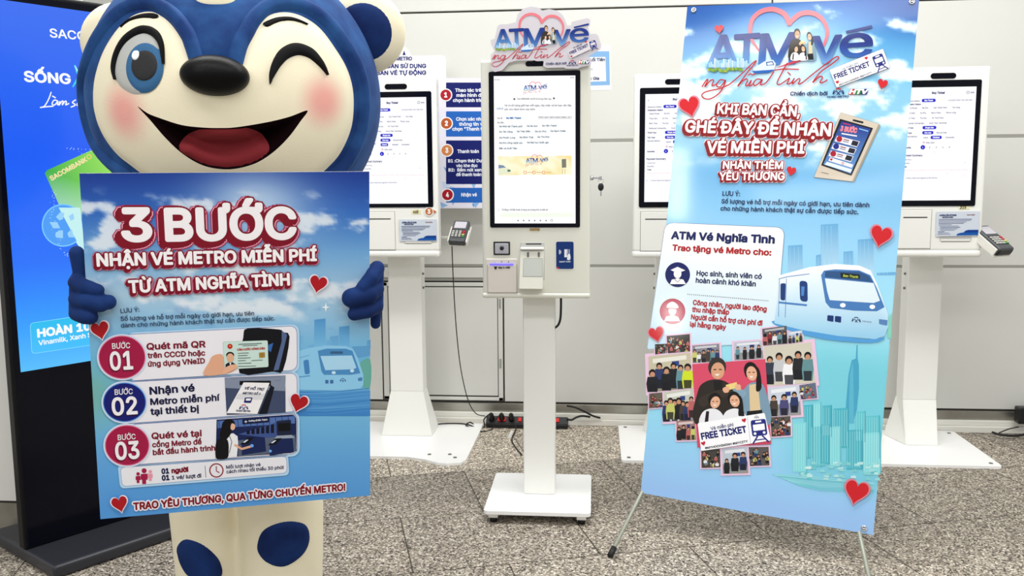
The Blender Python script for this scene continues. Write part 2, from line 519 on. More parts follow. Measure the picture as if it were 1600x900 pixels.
# cream head fabric with air-brushed pink cheeks is made in the head builder
# granite floor
M_floor = bpy.data.materials.new('granite_tiles'); M_floor.use_nodes = True
def _floor():
    nt = M_floor.node_tree; b = nt.nodes['Principled BSDF']; N = nt.nodes.new; L = nt.links.new
    tc = N('ShaderNodeTexCoord')
    mp = N('ShaderNodeMapping'); mp.vector_type = 'TEXTURE'; mp.inputs['Rotation'].default_value = (0, 0, math.radians(17.2))
    L(tc.outputs['Object'], mp.inputs['Vector'])
    sh = N('ShaderNodeVectorMath'); sh.operation = 'ADD'; sh.inputs[1].default_value = (0.07, 0.136, 0)
    L(mp.outputs['Vector'], sh.inputs[0])
    br = N('ShaderNodeTexBrick'); br.offset = 0.5; br.inputs['Scale'].default_value = 1.0
    br.inputs['Brick Width'].default_value = 0.65; br.inputs['Row Height'].default_value = 0.497; br.inputs['Mortar Size'].default_value = 0.0032
    br.inputs['Mortar Smooth'].default_value = 0.3; br.inputs['Bias'].default_value = 0.0
    br.inputs['Color1'].default_value = (0.82, 0.825, 0.83, 1); br.inputs['Color2'].default_value = (0.98, 0.975, 0.97, 1); br.inputs['Mortar'].default_value = (0.2, 0.18, 0.16, 1)
    L(sh.outputs['Vector'], br.inputs['Vector'])
    sp = N('ShaderNodeTexVoronoi'); sp.inputs['Scale'].default_value = 180
    L(tc.outputs['Object'], sp.inputs['Vector'])
    sx = N('ShaderNodeSeparateColor'); L(sp.outputs['Color'], sx.inputs['Color'])
    cr = N('ShaderNodeValToRGB'); e = cr.color_ramp; e.interpolation = 'CONSTANT'
    e.elements[0].position = 0.0; e.elements[0].color = lin((68, 62, 56)) + (1,)
    e.elements[1].position = 0.22; e.elements[1].color = lin((128, 119, 107)) + (1,)
    for p, c in ((0.45, (158, 148, 134)), (0.7, (188, 178, 163)), (0.9, (226, 218, 204))):
        k = e.elements.new(p); k.color = lin(c) + (1,)
    L(sx.outputs['Red'], cr.inputs['Fac'])
    # larger mottling
    n = N('ShaderNodeTexNoise'); n.inputs['Scale'].default_value = 70; n.inputs['Detail'].default_value = 4; L(tc.outputs['Object'], n.inputs['Vector'])
    r2 = N('ShaderNodeMapRange'); r2.inputs[1].default_value = 0.3; r2.inputs[2].default_value = 0.7; r2.inputs[3].default_value = 0.88; r2.inputs[4].default_value = 1.2; L(n.outputs['Fac'], r2.inputs[0])
    m1 = N('ShaderNodeVectorMath'); m1.operation = 'SCALE'; L(cr.outputs['Color'], m1.inputs[0]); L(r2.outputs[0], m1.inputs['Scale'])
    m2 = N('ShaderNodeVectorMath'); m2.operation = 'MULTIPLY'; L(m1.outputs['Vector'], m2.inputs[0]); L(br.outputs['Color'], m2.inputs[1])
    # base colour scaled up past one tile joint, along the wall
    sy = N('ShaderNodeSeparateXYZ'); L(mp.outputs['Vector'], sy.inputs['Vector'])
    gt = N('ShaderNodeMath'); gt.operation = 'GREATER_THAN'; gt.inputs[1].default_value = 3.841; L(sy.outputs['Y'], gt.inputs[0])
    ad = N('ShaderNodeMath'); ad.operation = 'MULTIPLY_ADD'; ad.inputs[1].default_value = 0.55; ad.inputs[2].default_value = 1.0; L(gt.outputs[0], ad.inputs[0])
    m3 = N('ShaderNodeVectorMath'); m3.operation = 'SCALE'; L(m2.outputs['Vector'], m3.inputs[0]); L(ad.outputs[0], m3.inputs['Scale'])
    L(m3.outputs['Vector'], b.inputs['Base Color'])
    b.inputs['Roughness'].default_value = 0.5; b.inputs['Specular IOR Level'].default_value = 0.3
_floor()
# ------------------------------------------------------------------ structure
YW = 4.64
def zw(px, py): return aty(px, py, YW).z
def xw(px, py): return aty(px, py, YW).x
bm = bmesh.new(); box(bm, -6, 6, -3.5, 5.2, -0.06, 0.0); struct('floor', bm, M_floor)
z_top, z_s2, z_s3, z_rail, z_bot = zw(753, 17.5), zw(950, 221), zw(960, 416), zw(680, 440), zw(960, 630)
bm = bmesh.new()
box(bm, -6, 6, YW + 0.012, YW + 0.1, 0, 3.6, mi=1)                       # dark backing that shows in the joints
xd0, xd1 = xw(597.5, 540), xw(787, 550)
g = 0.004
xs = xw(1207, 3)
box(bm, -6, xs - g, YW, YW + 0.02, z_top + g * 1.3, 3.6, 0.002, 1); box(bm, xs + g, 6, YW, YW + 0.02, z_top + g * 1.3, 3.6, 0.002, 1)
box(bm, -6, 6, YW, YW + 0.02, z_s2 + 0.012, z_top - g, 0.002, 1)
box(bm, -6, 6, YW, YW + 0.02, z_s3 + 0.008, z_s2 - 0.004, 0.002, 1)
box(bm, -6, 6, YW + 0.002, YW + 0.03, z_s2 - 0.004, z_s2 + 0.012, mi=2); box(bm, xd1, 6, YW + 0.002, YW + 0.03, z_s3 - 0.006, z_s3 + 0.008, mi=2)
box(bm, xd1 + g, 6, YW, YW + 0.02, z_bot, z_s3 - 0.006, 0.002, 1)
box(bm, -6, xd0 - g, YW, YW + 0.02, z_bot, z_rail, 0.002, 1)
# the two grey rails over the access door
box(bm, -6, xd1, YW + 0.003, YW + 0.03, z_s3 - 0.004, z_s3 + 0.008, mi=2)
box(bm, -6, xd1 + 0.02, YW + 0.002, YW + 0.02, z_rail + 0.02, z_s3 - 0.008, 0.002, 1)
box(bm, -6, xd1, YW + 0.003, YW + 0.03, z_rail + 0.004, z_rail + 0.018, mi=2)
struct('wall_back', bm, [M_wall, M_dark, M_seam])
# access door in the wall: white frame, dark gap, flush panel, hinge
bm = bmesh.new(); zt = z_rail - 0.004; zb = z_bot + 0.004; fr = 0.03
box(bm, xd0 + g, xd1 - g, YW + 0.006, YW + 0.02, zb, zt, mi=1)
box(bm, xd0 + g, xd1 - g, YW - 0.004, YW + 0.01, zt - 0.02, zt, 0.002, 1); box(bm, xd0 + g, xd1 - g, YW - 0.004, YW + 0.01, zb, zb + 0.018, 0.002, 1)
box(bm, xd0 + g, xd0 + g + fr, YW - 0.004, YW + 0.01, zb, zt, 0.002, 1); box(bm, xd1 - g - fr * 0.8, xd1 - g, YW - 0.004, YW + 0.01, zb, zt, 0.002, 1)
box(bm, xd0 + g + fr + 0.004, xd1 - g - fr * 0.8 - 0.004, YW - 0.001, YW + 0.01, zb + 0.026, zt - 0.026, 0.002, 1)
for z in (0.3, 0.62):
    box(bm, xd1 - 0.022, xd1 - 0.012, YW - 0.008, YW, z, z + 0.05, 0.001, 1, mi=2)
struct('door_1', bm, [M_wall, M_dark, M_seam])
bm = bmesh.new(); box(bm, -2.0, 6, YW + 0.004, YW + 0.02, 0, z_bot - 0.012, 0.001, 1); struct('baseboard_back', bm, M_steel)
bm = bmesh.new(); yt = 4.612
box(bm, -1.6, 6, yt, YW + 0.003, 0, 0.034, 0.004, 2); box(bm, -1.6, 6, yt + 0.012, YW + 0.003, 0.034, 0.062, 0.004, 2)
struct('trim_1', bm, M_trunk)
# pillar of the same panels at the left
bm = bmesh.new(); box(bm, -3.6, -2.03, 2.985, 3.5, 0.135, 3.6, 0.003, 1); box(bm, -3.59, -2.035, 3.0, 3.5, 0.12, 0.14, mi=1); struct('wall_left', bm, [M_wall, M_dark])
bm = bmesh.new(); box(bm, -3.6, -2.03, 2.995, 3.5, 0.0, 0.125, 0.001, 1); struct('baseboard_left', bm, M_steel)

# ------------------------------------------------------------------ campaign lettering (drawn in banner pixels)
def people(A, quad, z, palette=0):
    """flat figures, four of them: tall man, woman, two pupils, drawn in the unit square of quad (TL,TR,BR,BL)"""
    def q(u, v): return (quad[0][0] * (1 - u) * (1 - v) + quad[1][0] * u * (1 - v) + quad[2][0] * u * v + quad[3][0] * (1 - u) * v,
                         quad[0][1] * (1 - u) * (1 - v) + quad[1][1] * u * (1 - v) + quad[2][1] * u * v + quad[3][1] * (1 - u) * v)
    P = lambda pts, c, zz, sm=4: A.poly([q(*p) for p in pts], c, zz, sm)
    def face(u, v, rx, ry, tilt, zz, hair, hcol=(28, 22, 20), skin=(232, 188, 160)):
        ring = lambda cu, cv, a, b: [(cu + a * math.cos(t * math.pi / 8) * math.cos(tilt) - b * math.sin(t * math.pi / 8) * math.sin(tilt), cv + a * math.cos(t * math.pi / 8) * math.sin(tilt) + b * math.sin(t * math.pi / 8) * math.cos(tilt)) for t in range(16)]
        P(ring(u - 0.01, v - ry * .28, rx * 1.15, ry * 1.0), hcol, zz, 0)
        if hair: P([(u - rx * 1.1, v - ry * .5), (u + rx * 1.1, v - ry * .6), (u + rx * 1.5, v + ry * 1.8), (u + rx * .6, v + ry * 2.2), (u + rx * .7, v), (u - rx * .8, v + ry * .6)], hcol, zz)
        P(ring(u, v + ry * .12, rx * .86, ry * .88), skin, zz + .2, 0)
        P([(u - rx * .45, v + ry * .45), (u + rx * .3, v + ry * .42), (u - rx * .05, v + ry * .68)], (240, 235, 230), zz + .4, 0)
        P([(u - rx * .55, v - ry * .05), (u - rx * .2, v - ry * .08), (u - rx * .2, v + ry * .03), (u - rx * .55, v + ry * .05)], (40, 26, 22), zz + .4, 0)
        P([(u + rx * .15, v - ry * .08), (u + rx * .5, v - ry * .06), (u + rx * .5, v + ry * .04), (u + rx * .15, v + ry * .03)], (40, 26, 22), zz + .4, 0)
    # man in a dark leather jacket
    P([(.02, .98), (.04, .52), (.13, .38), (.30, .34), (.46, .40), (.56, .58), (.58, .98)], (62, 54, 46), z)
    P([(.25, .36), (.38, .36), (.36, .62), (.28, .62)], (36, 32, 32), z + .1, 0)
    P([(.06, .62), (.30, .50), (.50, .50), (.50, .56), (.30, .62), (.12, .74)], (76, 66, 56), z + .2)
    face(.31, .20, .11, .14, .05, z + .3, False, (70, 64, 58), (222, 174, 144))
    # woman in a pale denim jacket
    P([(.60, .98), (.62, .62), (.70, .44), (.82, .38), (.95, .46), (1.0, .98)], (142, 170, 188), z + .2)
    P([(.74, .42), (.86, .40), (.88, .78), (.74, .80)], (226, 206, 170), z + .3, 0)
    P([(.70, .80), (.90, .78), (.92, .99), (.68, .99)], (34, 32, 36), z + .35, 0)
    P([(.64, .60), (.52, .50), (.54, .45), (.70, .52)], (150, 178, 196), z + .4)
    face(.78, .24, .085, .12, -.1, z + .5, True)
    # the printed slip they hold
    P([(.42, .42), (.57, .38), (.58, .46), (.44, .50)], (238, 218, 150), z + .9, 0)
    P([(.38, .47), (.46, .44), (.46, .52), (.40, .53)], (232, 188, 160), z + 1.0); P([(.55, .42), (.62, .42), (.62, .49), (.56, .49)], (232, 188, 160), z + 1.0)
    # two pupils in white shirts
    for (u, v, t, s) in ((.26, .66, .2, 1), (.56, .64, -.2, -1)):
        P([(u - .17, 1.0), (u - .15, .82), (u - .02, .76), (u + .10, .82), (u + .14, 1.0)], (236, 236, 240), z + 1.1)
        P([(u - .10 * s, .80), (u - .06 * s, .80), (u - .07 * s, .99), (u - .12 * s, .99)], (54, 34, 46), z + 1.2, 0)
        face(u + .02 * s, v, .075, .10, t, z + 1.3, s < 0)


def train_icon(A, c, sx, sy, ax, ay, col, z, white=(252, 252, 252)):
    """front of a metro train; ax, ay: unit axes (pixels) to the right and up of the icon"""
    q = lambda u, v: (c[0] + ax[0] * u * sx + ay[0] * v * sy, c[1] + ax[1] * u * sx + ay[1] * v * sy)
    A.rrect([q(-.5, .55), q(.5, .55), q(.5, -.4), q(-.5, -.4)], sx * .16, col, z)
    A.rrect([q(-.38, .28), q(.38, .28), q(.38, -.08), q(-.38, -.08)], sx * .05, white, z + .3)
    A.rrect([q(-.2, .48), q(.2, .48), q(.2, .38), q(-.2, .38)], sx * .03, white, z + .3)
    for u in (-.3, .3): A.disc(*q(u, -.24), sx * .09, white, z + .3, n=12)
    for u in (-1, 1): A.stroke([q(.15 * u, -.4), q(.52 * u, -.82)], sx * .1, col, z)
    A.stroke([q(-.32, -.62), q(.32, -.62)], sx * .07, col, z)


def metro_mark(A, x, y, w, col, z, red=(206, 44, 52), sl=0.0):
    """an arch over a crossed M"""
    q = lambda u, v: (x + u * w, y - v * w + sl * u * w)
    arch = [q(.46 * math.cos(math.pi * t / 12), .05 + .50 * math.sin(math.pi * t / 12)) for t in range(13)]
    A.stroke(arch[:4], w * .09, col, z); A.stroke(arch[9:], w * .09, col, z); A.stroke(arch[4:9], w * .1, red, z)
    A.stroke([q(-.46, .05), q(-.2, .36), q(.14, 0)], w * .085, col, z + .1); A.stroke([q(.46, .05), q(.2, .36), q(-.14, 0)], w * .085, col, z + .2)


def tv_mark(A, x, y, w, h, z, sl=-0.02):
    cols = ((200, 36, 44), (40, 130, 60), (66, 56, 140)); k = w / 3
    for i, c in enumerate(cols):
        A.poly([(x + i * k + h * .3, y - h), (x + (i + 1) * k + h * .3, y - h), (x + (i + 1) * k - h * .1, y), (x + i * k - h * .1, y)], c, z)
    A.text('HTV', x + h * .15, y - h * .15, x + w - h * .1, y - h * .15, h * .72, (250, 250, 250), z + .5, bold=.05, shear=.2)


SCRIPT = [
    [(188, 545), (215, 505), (226, 501), (206, 545), (236, 510), (255, 500), (261, 509), (251, 538), (275, 530), (285, 520)],
    [(332, 505), (305, 500), (284, 522), (281, 540), (302, 545), (325, 520), (337, 502), (320, 550), (290, 590), (240, 620), (202, 616), (188, 596), (215, 575), (300, 555), (360, 530)],
    [(360, 530), (430, 470), (500, 402), (527, 382), (516, 402), (460, 472), (411, 542), (440, 510), (465, 496), (474, 506), (460, 537), (485, 530), (497, 505)],
    [(497, 502), (480, 535), (500, 534), (515, 515)], [(478, 474), (491, 463), (505, 471), (520, 461)],
    [(562, 500), (532, 497), (511, 520), (517, 537), (541, 525), (567, 498), (553, 530), (580, 526), (606, 498), (638, 448)],
    [(640, 441), (700, 434), (795, 436)], [(722, 395), (690, 452), (658, 518), (672, 531), (700, 515), (735, 490)],
    [(737, 490), (720, 526), (745, 520), (765, 492)], [(723, 453), (743, 472)],
    [(766, 490), (752, 527), (790, 495), (801, 500), (791, 527), (815, 520)],
    [(815, 520), (900, 450), (1000, 375), (1033, 356), (1041, 368), (1000, 402), (930, 452), (879, 519), (915, 485), (934, 480), (941, 490), (925, 517), (948, 516), (972, 500)],
]


def campaign_logo(A, z=2, detail=True, outline=None, ticket=True, sponsors=True):
    k = lambda x, y: (1050 + x / 4, y / 4)
    pink = (232, 132, 142)
    if outline:
        for st in SCRIPT: A.stroke([k(*p) for p in st], 4.2, outline, z + .9, sm=3)
    hp = [(545, 318, .5), (500, 250, 1), (489, 190, 1.2), (505, 120, 1.3), (560, 72, 1.4), (632, 60, 1.5), (695, 84, 1.6), (722, 120, 1.5), (733, 160, 1.2)]
    A.stroke([(*k(x, y), w * 5.0) for x, y, w in hp], 1, pink, z, sm=5)
    hp = [(733, 160, .9), (748, 132, 1.4), (800, 90, 1.5), (865, 82, 1.5), (925, 108, 1.4), (962, 160, 1.2), (970, 215, 1.1), (955, 270, .9), (930, 315, .5)]
    A.stroke([(*k(x, y), w * 5.0) for x, y, w in hp], 1, pink, z + .1, sm=5)
    A.stroke([(*k(893, 325), 5.5), (*k(800, 376), 5), (*k(655, 426), .6)], 1, (206, 78, 96), z + 3.2, sm=5)
    fade = lambda top, bot, y0, y1: (lambda x, y: mix(top, bot, (y - y0) / (y1 - y0)))
    blue = fade((34, 62, 142), (128, 184, 226), 62, 106)
    A.text('A', 1106, 104, 1151, 101.5, 46, blue, z + 1, bold=.022)
    A.text('T', 1146.5, 102, 1184, 100, 46, blue, z + 1.2, bold=.02)
    A.text('M', 1187, 101, 1241, 99, 46, fade((34, 62, 142), (96, 150, 210), 66, 106), z + 1.4, bold=.022)
    A.text('v', 1269, 99, 1312, 97, 54, fade((34, 62, 142), (150, 196, 232), 70, 104), z + 1.2, bold=.018)
    A.text('e', 1313, 90.5, 1362, 87, 47, fade((34, 62, 142), (84, 136, 200), 66, 96), z + 1.4, bold=.012)
    A.poly([k(1086, 196), k(1250, 158), k(1252, 178), k(1090, 212)], (34, 62, 142), z + 1.2)
    # skyline, bushes and little train under the letters
    rnd = random.Random(4)
    for i in range(26):
        x = 232 + i * 11; h = rnd.uniform(18, 62)
        A.poly([k(x, 424), k(x, 424 - h), k(x + 8, 424 - h), k(x + 8, 424)], mix((170, 208, 236), (226, 240, 250), rnd.random()), z + 1.8)
    for i in range(22):
        x = 232 + i * 9.5; A.disc(*k(x, 436 + rnd.uniform(-6, 10)), rnd.uniform(2, 4), mix((104, 150, 60), (176, 190, 92), rnd.random()), z + 2 + i * .02, n=10, ry=2.4)
    A.poly([k(505, 432), k(580, 385), k(632, 376), k(650, 400), k(640, 436), k(560, 452), k(520, 450)], (214, 230, 244), z + 2.5)
    A.poly([k(588, 390), k(630, 384), k(640, 408), k(592, 414)], (70, 110, 168), z + 2.7); A.poly([k(596, 396), k(626, 391), k(632, 404), k(598, 409)], (236, 244, 250), z + 2.9)
    A.poly([k(500, 446), k(650, 436), k(600, 458), k(520, 462)], (54, 116, 190), z + 2.7)
    for st in SCRIPT: A.stroke([k(*p) for p in st], 1.75, (196, 36, 56), z + 4, sm=4)
    if detail: people(A, [k(735, 170), k(895, 190), k(900, 378), k(728, 378)], z + 3.4)
    if ticket:
        A.rrect([k(985, 440), k(1318, 308), k(1362, 424), k(1030, 550)], 2.0, (250, 249, 252), z + 5, border=(120, 120, 170), bw=.8)
        A.stroke([k(1236, 342), k(1268, 456)], .5, (150, 150, 180), z + 5.6)
        A.text('Vé miễn phí', *k(1064, 446), *k(1168, 403), 4.4, (40, 44, 110), z + 5.6)
        A.text('FREE TICKET', *k(1020, 498), *k(1238, 414), 7.4, (36, 44, 128), z + 5.6, bold=.03)
        A.text('#MYHOCHIMINH #MYCITY', *k(1046, 540), *k(1250, 460), 2.6, (30, 30, 60), z + 5.6, bold=.02)
        A.heart(*k(1214, 366), 5, -.3, (206, 40, 60), z + 5.6); A.heart(*k(1034, 516), 5, -.3, (206, 40, 60), z + 5.6)
        train_icon(A, k(1296, 386), 17, 19, (.93, -.37), (-.37, -.93), (50, 58, 140), z + 5.6)
    if sponsors:
        A.text('Chiến dịch bởi', *k(740, 598), *k(970, 596), 5.6, (30, 44, 110), z + 1, bold=.025)
        metro_mark(A, *k(1040, 594), 18, (30, 50, 120), z + 1)
        A.text('HCMC METRO', *k(970, 613), *k(1104, 609), 2.7, (30, 50, 120), z + 1, bold=.03)
        tv_mark(A, *k(1104, 592), 29, 8.8, z + 1)

# ------------------------------------------------------------------ kiosks
def pill(bm, x0, x1, y, z0, z1, d, mi=0):
    r = (z1 - z0) / 2; c = (z0 + z1) / 2; pts = []
    for i in range(9): a = -math.pi / 2 + math.pi * i / 8; pts.append(Vector((x1 - r + r * math.cos(a), y, c + r * math.sin(a))))
    for i in range(9): a = math.pi / 2 + math.pi * i / 8; pts.append(Vector((x0 + r + r * math.cos(a), y, c + r * math.sin(a))))
    prism(bm, pts, Vector((0, d, 0)), mi)


def rbox(bm, x0, x1, y0, y1, z0, z1, r, bev=0.0, axis='y', mi=0):
    """box with its four corner edges rounded (seen along axis)"""
    pts = []
    if axis == 'y': cs = [(x1 - r, z1 - r, 0), (x0 + r, z1 - r, 90), (x0 + r, z0 + r, 180), (x1 - r, z0 + r, 270)]
    else: cs = [(x1 - r, y1 - r, 0), (x0 + r, y1 - r, 90), (x0 + r, y0 + r, 180), (x1 - r, y0 + r, 270)]
    for cx, cy, a0 in cs:
        for i in range(7):
            a = math.radians(a0 + 90 * i / 6); p = (cx + r * math.cos(a), cy + r * math.sin(a))
            pts.append(Vector((p[0], y0, p[1])) if axis == 'y' else Vector((p[0], p[1], z0)))
    prism(bm, pts, Vector((0, y1 - y0, 0)) if axis == 'y' else Vector((0, 0, z1 - z0)), mi)


def front(Y, X0=0.0): return Plane((X0, Y, 0), (1, 0, 0), (0, 0, 1))


def ticket_screen(A, x0, x1, z0, z1, pay=1):
    """the ticket shop's page; coordinates: 0..221 across, 0..378 down"""
    T = lambda x, y: (x0 + (x1 - x0) * x / 221, z1 - (z1 - z0) * y / 378)
    A.T = None
    ink = (52, 56, 110); grey = (110, 112, 150); blue = (18, 24, 196)
    A.poly([T(0, 0), T(221, 0), T(221, 378), T(0, 378)], (252, 252, 255), 0)
    def t(s, x, y, w, h, c=ink, b=0.02): p, q = T(x, y), T(x + w, y); A.text(s, p[0], p[1], q[0], q[1], h * (z1 - z0) / 378, c, 2, bold=b)
    def pillb(s, x, y, w, h=11):
        a, b = T(x, y), T(x + w, y + h); A.rrect([(a[0], a[1]), (b[0], a[1]), (b[0], b[1]), (a[0], b[1])], (a[1] - b[1]) * .48, blue, 1)
        t(s, x + w * .2, y + h * .7, w * .6, 4.5, (250, 250, 255), .04)
    t('‹', 8, 24, 3, 6); t('Buy Ticket', 88, 22, 38, 6.5, ink, .05)
    p = T(196, 19); A.disc(p[0], p[1], (x1 - x0) * 4.5 / 221, ink, 1, inner=.7); t('EN', 204, 22, 10, 5)
    t('Departure Station', 8, 47, 44, 4.5); pillb('Ben Thanh', 58, 38, 42)
    t('CHOOSE FROM THE LINE MAP', 138, 46, 72, 4, grey)
    t('Destination Station', 8, 58, 48, 4.5, ink, .04)
    for r, (y, names) in enumerate(((70, ('Opera House', 'Ba Son', 'Van Thanh Park', 'Tan Cang')), (87, ('Thao Dien', 'An Phu', 'Rach Chiec', 'Phuoc Long')), (104, ('Binh Thai', 'Thu Duc', 'Hi-Tech Park')), (121, ('National University', 'Suoi Tien Terminal')))):
        x = 13
        for i, nme in enumerate(names):
            w = len(nme) * 2.9; t(nme, x, y, w, 4.6, (66, 70, 120)); x += w + 16
    t('Ticket Type', 8, 136, 28, 4.5, ink, .04); pillb('Single ride', 64, 128, 42)
    t('Trip Type', 8, 153, 24, 4.5, ink, .04); pillb('One way', 64, 145, 34); t('Round trip', 108, 153, 30, 4.5)
    t('Payment Method', 8, 165, 40, 4.5)
    if pay: pillb('Wallet', 90, 161, 34); t('Card', 68, 169, 14, 4.5); t('Domestic', 136, 169, 26, 4.5)
    else: pillb('Card', 64, 161, 26); t('Wallet', 104, 169, 20, 4.5); t('Domestic', 136, 169, 26, 4.5)
    p = T(70, 183); A.disc(p[0], p[1], (x1 - x0) * 3 / 221, (196, 40, 80), 1, inner=.6); t('Visa card', 76, 186, 26, 4.5)
    t('Quantity', 8, 202, 24, 4.5, ink, .04)
    p = T(68, 199); A.disc(p[0], p[1], (x1 - x0) * 7 / 221, blue, 1); t('1', 66.6, 202, 2, 5, (250, 250, 255))
    for i in range(4): t(str(i + 2), 87 + i * 20, 202, 3, 5)
    t('Payment Summary', 6, 229, 62, 6.2, ink, .03)
    t('Ticket Price', 8, 242, 26, 4, grey); t('Quantity', 8, 254, 22, 4, grey); t('1', 196, 253, 2, 4, grey); t('Total', 8, 266, 13, 4.5, ink, .04)
    t('Please check your trip before you pay, tickets are not refunded after printing', 8, 277, 200, 3.2, (216, 150, 176), 0)
    for x, y in ((104, 216), (24, 285), (146, 288), (196, 294)): a = T(x, y); A.disc(a[0], a[1], (x1 - x0) * 4 / 221, (236, 200, 214), 1, inner=.8, n=8)
    a = T(6, 302); A.disc(a[0], a[1], (x1 - x0) * 3 / 221, grey, 1, inner=.8); t('I have read and agree to the terms', 20, 304, 96, 4.2, grey)


def ticket_kiosk(label, xl, xr, bez, scr, pill_px, Yf, ztop_px, zbot_px, foot, slot, paper, mark, plate, col_px, pay=1, seed=0):
    """a ticket machine on a post; x values come as photograph columns read at the body's front Y"""
    X = lambda p, y=250: aty(p, y, Yf).x
    Z = lambda p, x: aty(x, p, Yf).z
    xm = (xl + xr) / 2
    root = thing('ticket_kiosk', label, 'kiosk', Vector((xm, Yf + 0.14, 0.0)), 'white ticket kiosks along the wall')
    z1, z0 = ztop_px, zbot_px
    bm = bmesh.new()
    box(bm, xl, xr, Yf, Yf + 0.07, z0 + 0.03, z1, 0.010, 3); box(bm, xl + 0.11, xr - 0.11, Yf + 0.06, Yf + 0.2, z0 + 0.03, z0 + 0.3, 0.004, 2)
    box(bm, xl - 0.003, xr + 0.003, Yf - 0.006, Yf + 0.074, z0, z0 + 0.032, 0.013, 4)
    obj('body', bm, M_white, root)
    bm = bmesh.new(); rbox(bm, bez[0], bez[1], Yf - 0.003, Yf + 0.004, bez[3], bez[2], 0.008); bz = obj('screen_bezel', bm, M_bezel, root)
    A = Art(front(Yf - 0.0032), raw=True); ticket_screen(A, scr[0], scr[1], scr[3], scr[2], pay); A.build('screen', M_glow, bz)
    bm = bmesh.new(); pill(bm, pill_px[0], pill_px[1], Yf - 0.002, pill_px[2], pill_px[3], 0.006); obj('camera_window', bm, M_bezel, root)
    # printer door with a slot
    bm = bmesh.new(); box(bm, slot[0], slot[1], Yf - 0.0035, Yf + 0.004, slot[2], slot[3], 0.0015, 2); pd = obj('printer_door', bm, M_white, root)
    bm = bmesh.new(); box(bm, slot[0] - 0.0025, slot[1] + 0.0025, Yf - 0.0006, Yf + 0.002, slot[2] - 0.0025, slot[3] + 0.0025); obj('door_gap', bm, M_seam, root)
    bm = bmesh.new(); box(bm, slot[0] + 0.02, slot[1] - 0.018, Yf - 0.0042, Yf, slot[3] - 0.036, slot[3] - 0.031); obj('ticket_slot', bm, M_dark, pd)
    # ticket tray: shallow grey recess with rounded lower corners
    bm = bmesh.new(); rbox(bm, paper[0], paper[1], Yf - 0.0012, Yf + 0.003, paper[2], paper[3], 0.012); tr = obj('ticket_tray', bm, M_grey, root)
    bm = bmesh.new(); box(bm, paper[0] + 0.005, paper[1] - 0.005, Yf - 0.004, Yf, paper[2] + 0.004, paper[2] + 0.010, 0.002, 2); obj('tray_lip', bm, M_white, tr)
    # post
    c0, c1, cy = col_px
    bm = bmesh.new(); box(bm, c0, c1, cy, cy + 0.10, foot['z1'], z0 + 0.034, 0.004, 2); po = obj('post', bm, M_white, root)
    for z in (z0 - 0.10, z0 - 0.17):
        for s, xx in ((-1, c0), (1, c1)):
            bm = bmesh.new(); tube(bm, [(xx - 0.001 * s, cy + 0.04, z), (xx + 0.008 * s, cy + 0.04, z)], 0.006, 8); obj('bolt', bm, M_screw, po)
    bm = bmesh.new(); t = foot['top']; b_ = foot['bot']
    loft(bm, [Vector((x, y, foot['z1'] + 0.002)) for x, y in t], [Vector((x, y, 0.012)) for x, y in b_])
    bmesh.ops.bevel(bm, geom=list(bm.edges), offset=0.003, segments=2, affect='EDGES')
    obj('post_foot', bm, M_white, root)
    bm = bmesh.new(); prism(bm, [Vector((x, y, 0.0)) for x, y in plate], Vector((0, 0, 0.012)))
    bmesh.ops.bevel(bm, geom=[e for e in bm.edges if all(abs(v.co.z - 0.012) < 1e-5 for v in e.verts)], offset=0.002, segments=2, affect='EDGES')
    pl = obj('base_plate', bm, M_plate, root)
    for x, y in foot['screws']:
        bm = bmesh.new(); tube(bm, [(x, y, 0.0115), (x, y, 0.0145)], 0.009, 12); obj('screw', bm, M_screw, pl)
    return root


YK = 4.20
kx = lambda x, y: aty(x, y, YK).x
kz = lambda x, y: aty(x, y, YK).z
KW = 0.40
zt, zb = kz(1480, 104), kz(1480, 402)
def rounded(pts, r):
    out = []; n = len(pts)
    for i in range(n):
        p0, p, p1 = Vector(pts[i - 1]), Vector(pts[i]), Vector(pts[(i + 1) % n])
        a = p + (p0 - p).normalized() * r; b = p + (p1 - p).normalized() * r
        for k in range(6): t = k / 5; out.append(tuple((1 - t) ** 2 * a + 2 * t * (1 - t) * p + t * t * b))
    return out

# right kiosk
xr = kx(1541, 250); xl = xr - KW
bz = [kx(1528.5, 225) - 0.343, kx(1528.5, 225), kz(1480, 125), kz(1480, 322)]
sc = [kx(1520.5, 225) - 0.312, kx(1520.5, 225), kz(1480, 136), kz(1480, 313)]
g0, g1, g2 = ground(1376, 731), ground(1567, 733), ground(1500, 677)
plate = rounded([(g1.x - 0.55, g1.y), (g1.x, g1.y), (g1.x + 0.0, 4.60), (g1.x - 0.55, 4.60)], 0.02)
fx0, fx1, fy = ground(1415, 699).x, ground(1466, 701).x, ground(1440, 700).y
cy = fy + 0.065
cL, cR = aty(1415.5, 520, cy).x, aty(1468.5, 520, cy).x
sx0, sx1, sy0, sy1 = g1.x - 0.52, g1.x - 0.035, g1.y + 0.04, 4.56
foot = dict(z1=0.22, top=[(cL, cy), (cR, cy), (cR, cy + 0.10), (cL, cy + 0.10)], bot=[(fx0, fy), (fx1, fy), (fx1, cy + 0.12), (fx0 - 0.05, cy + 0.12)], screws=[(sx0, sy0), (sx1, sy0), (sx1, sy1), (sx0, sy1)])
ticket_kiosk('white ticket kiosk at the far right behind the leaning banner, card reader on its side', xl, xr, bz, sc,
             (kx(1454, 118), kx(1494, 118), kz(1474, 123), kz(1474, 114)), YK, zt, zb, foot,
             (kx(1403, 360), kx(1454, 360), kz(1430, 388), kz(1430, 328)), (kx(1468, 372), kx(1518, 372), kz(1490, 378), kz(1490, 360)), None, plate, (cL, cR, cy), 1)
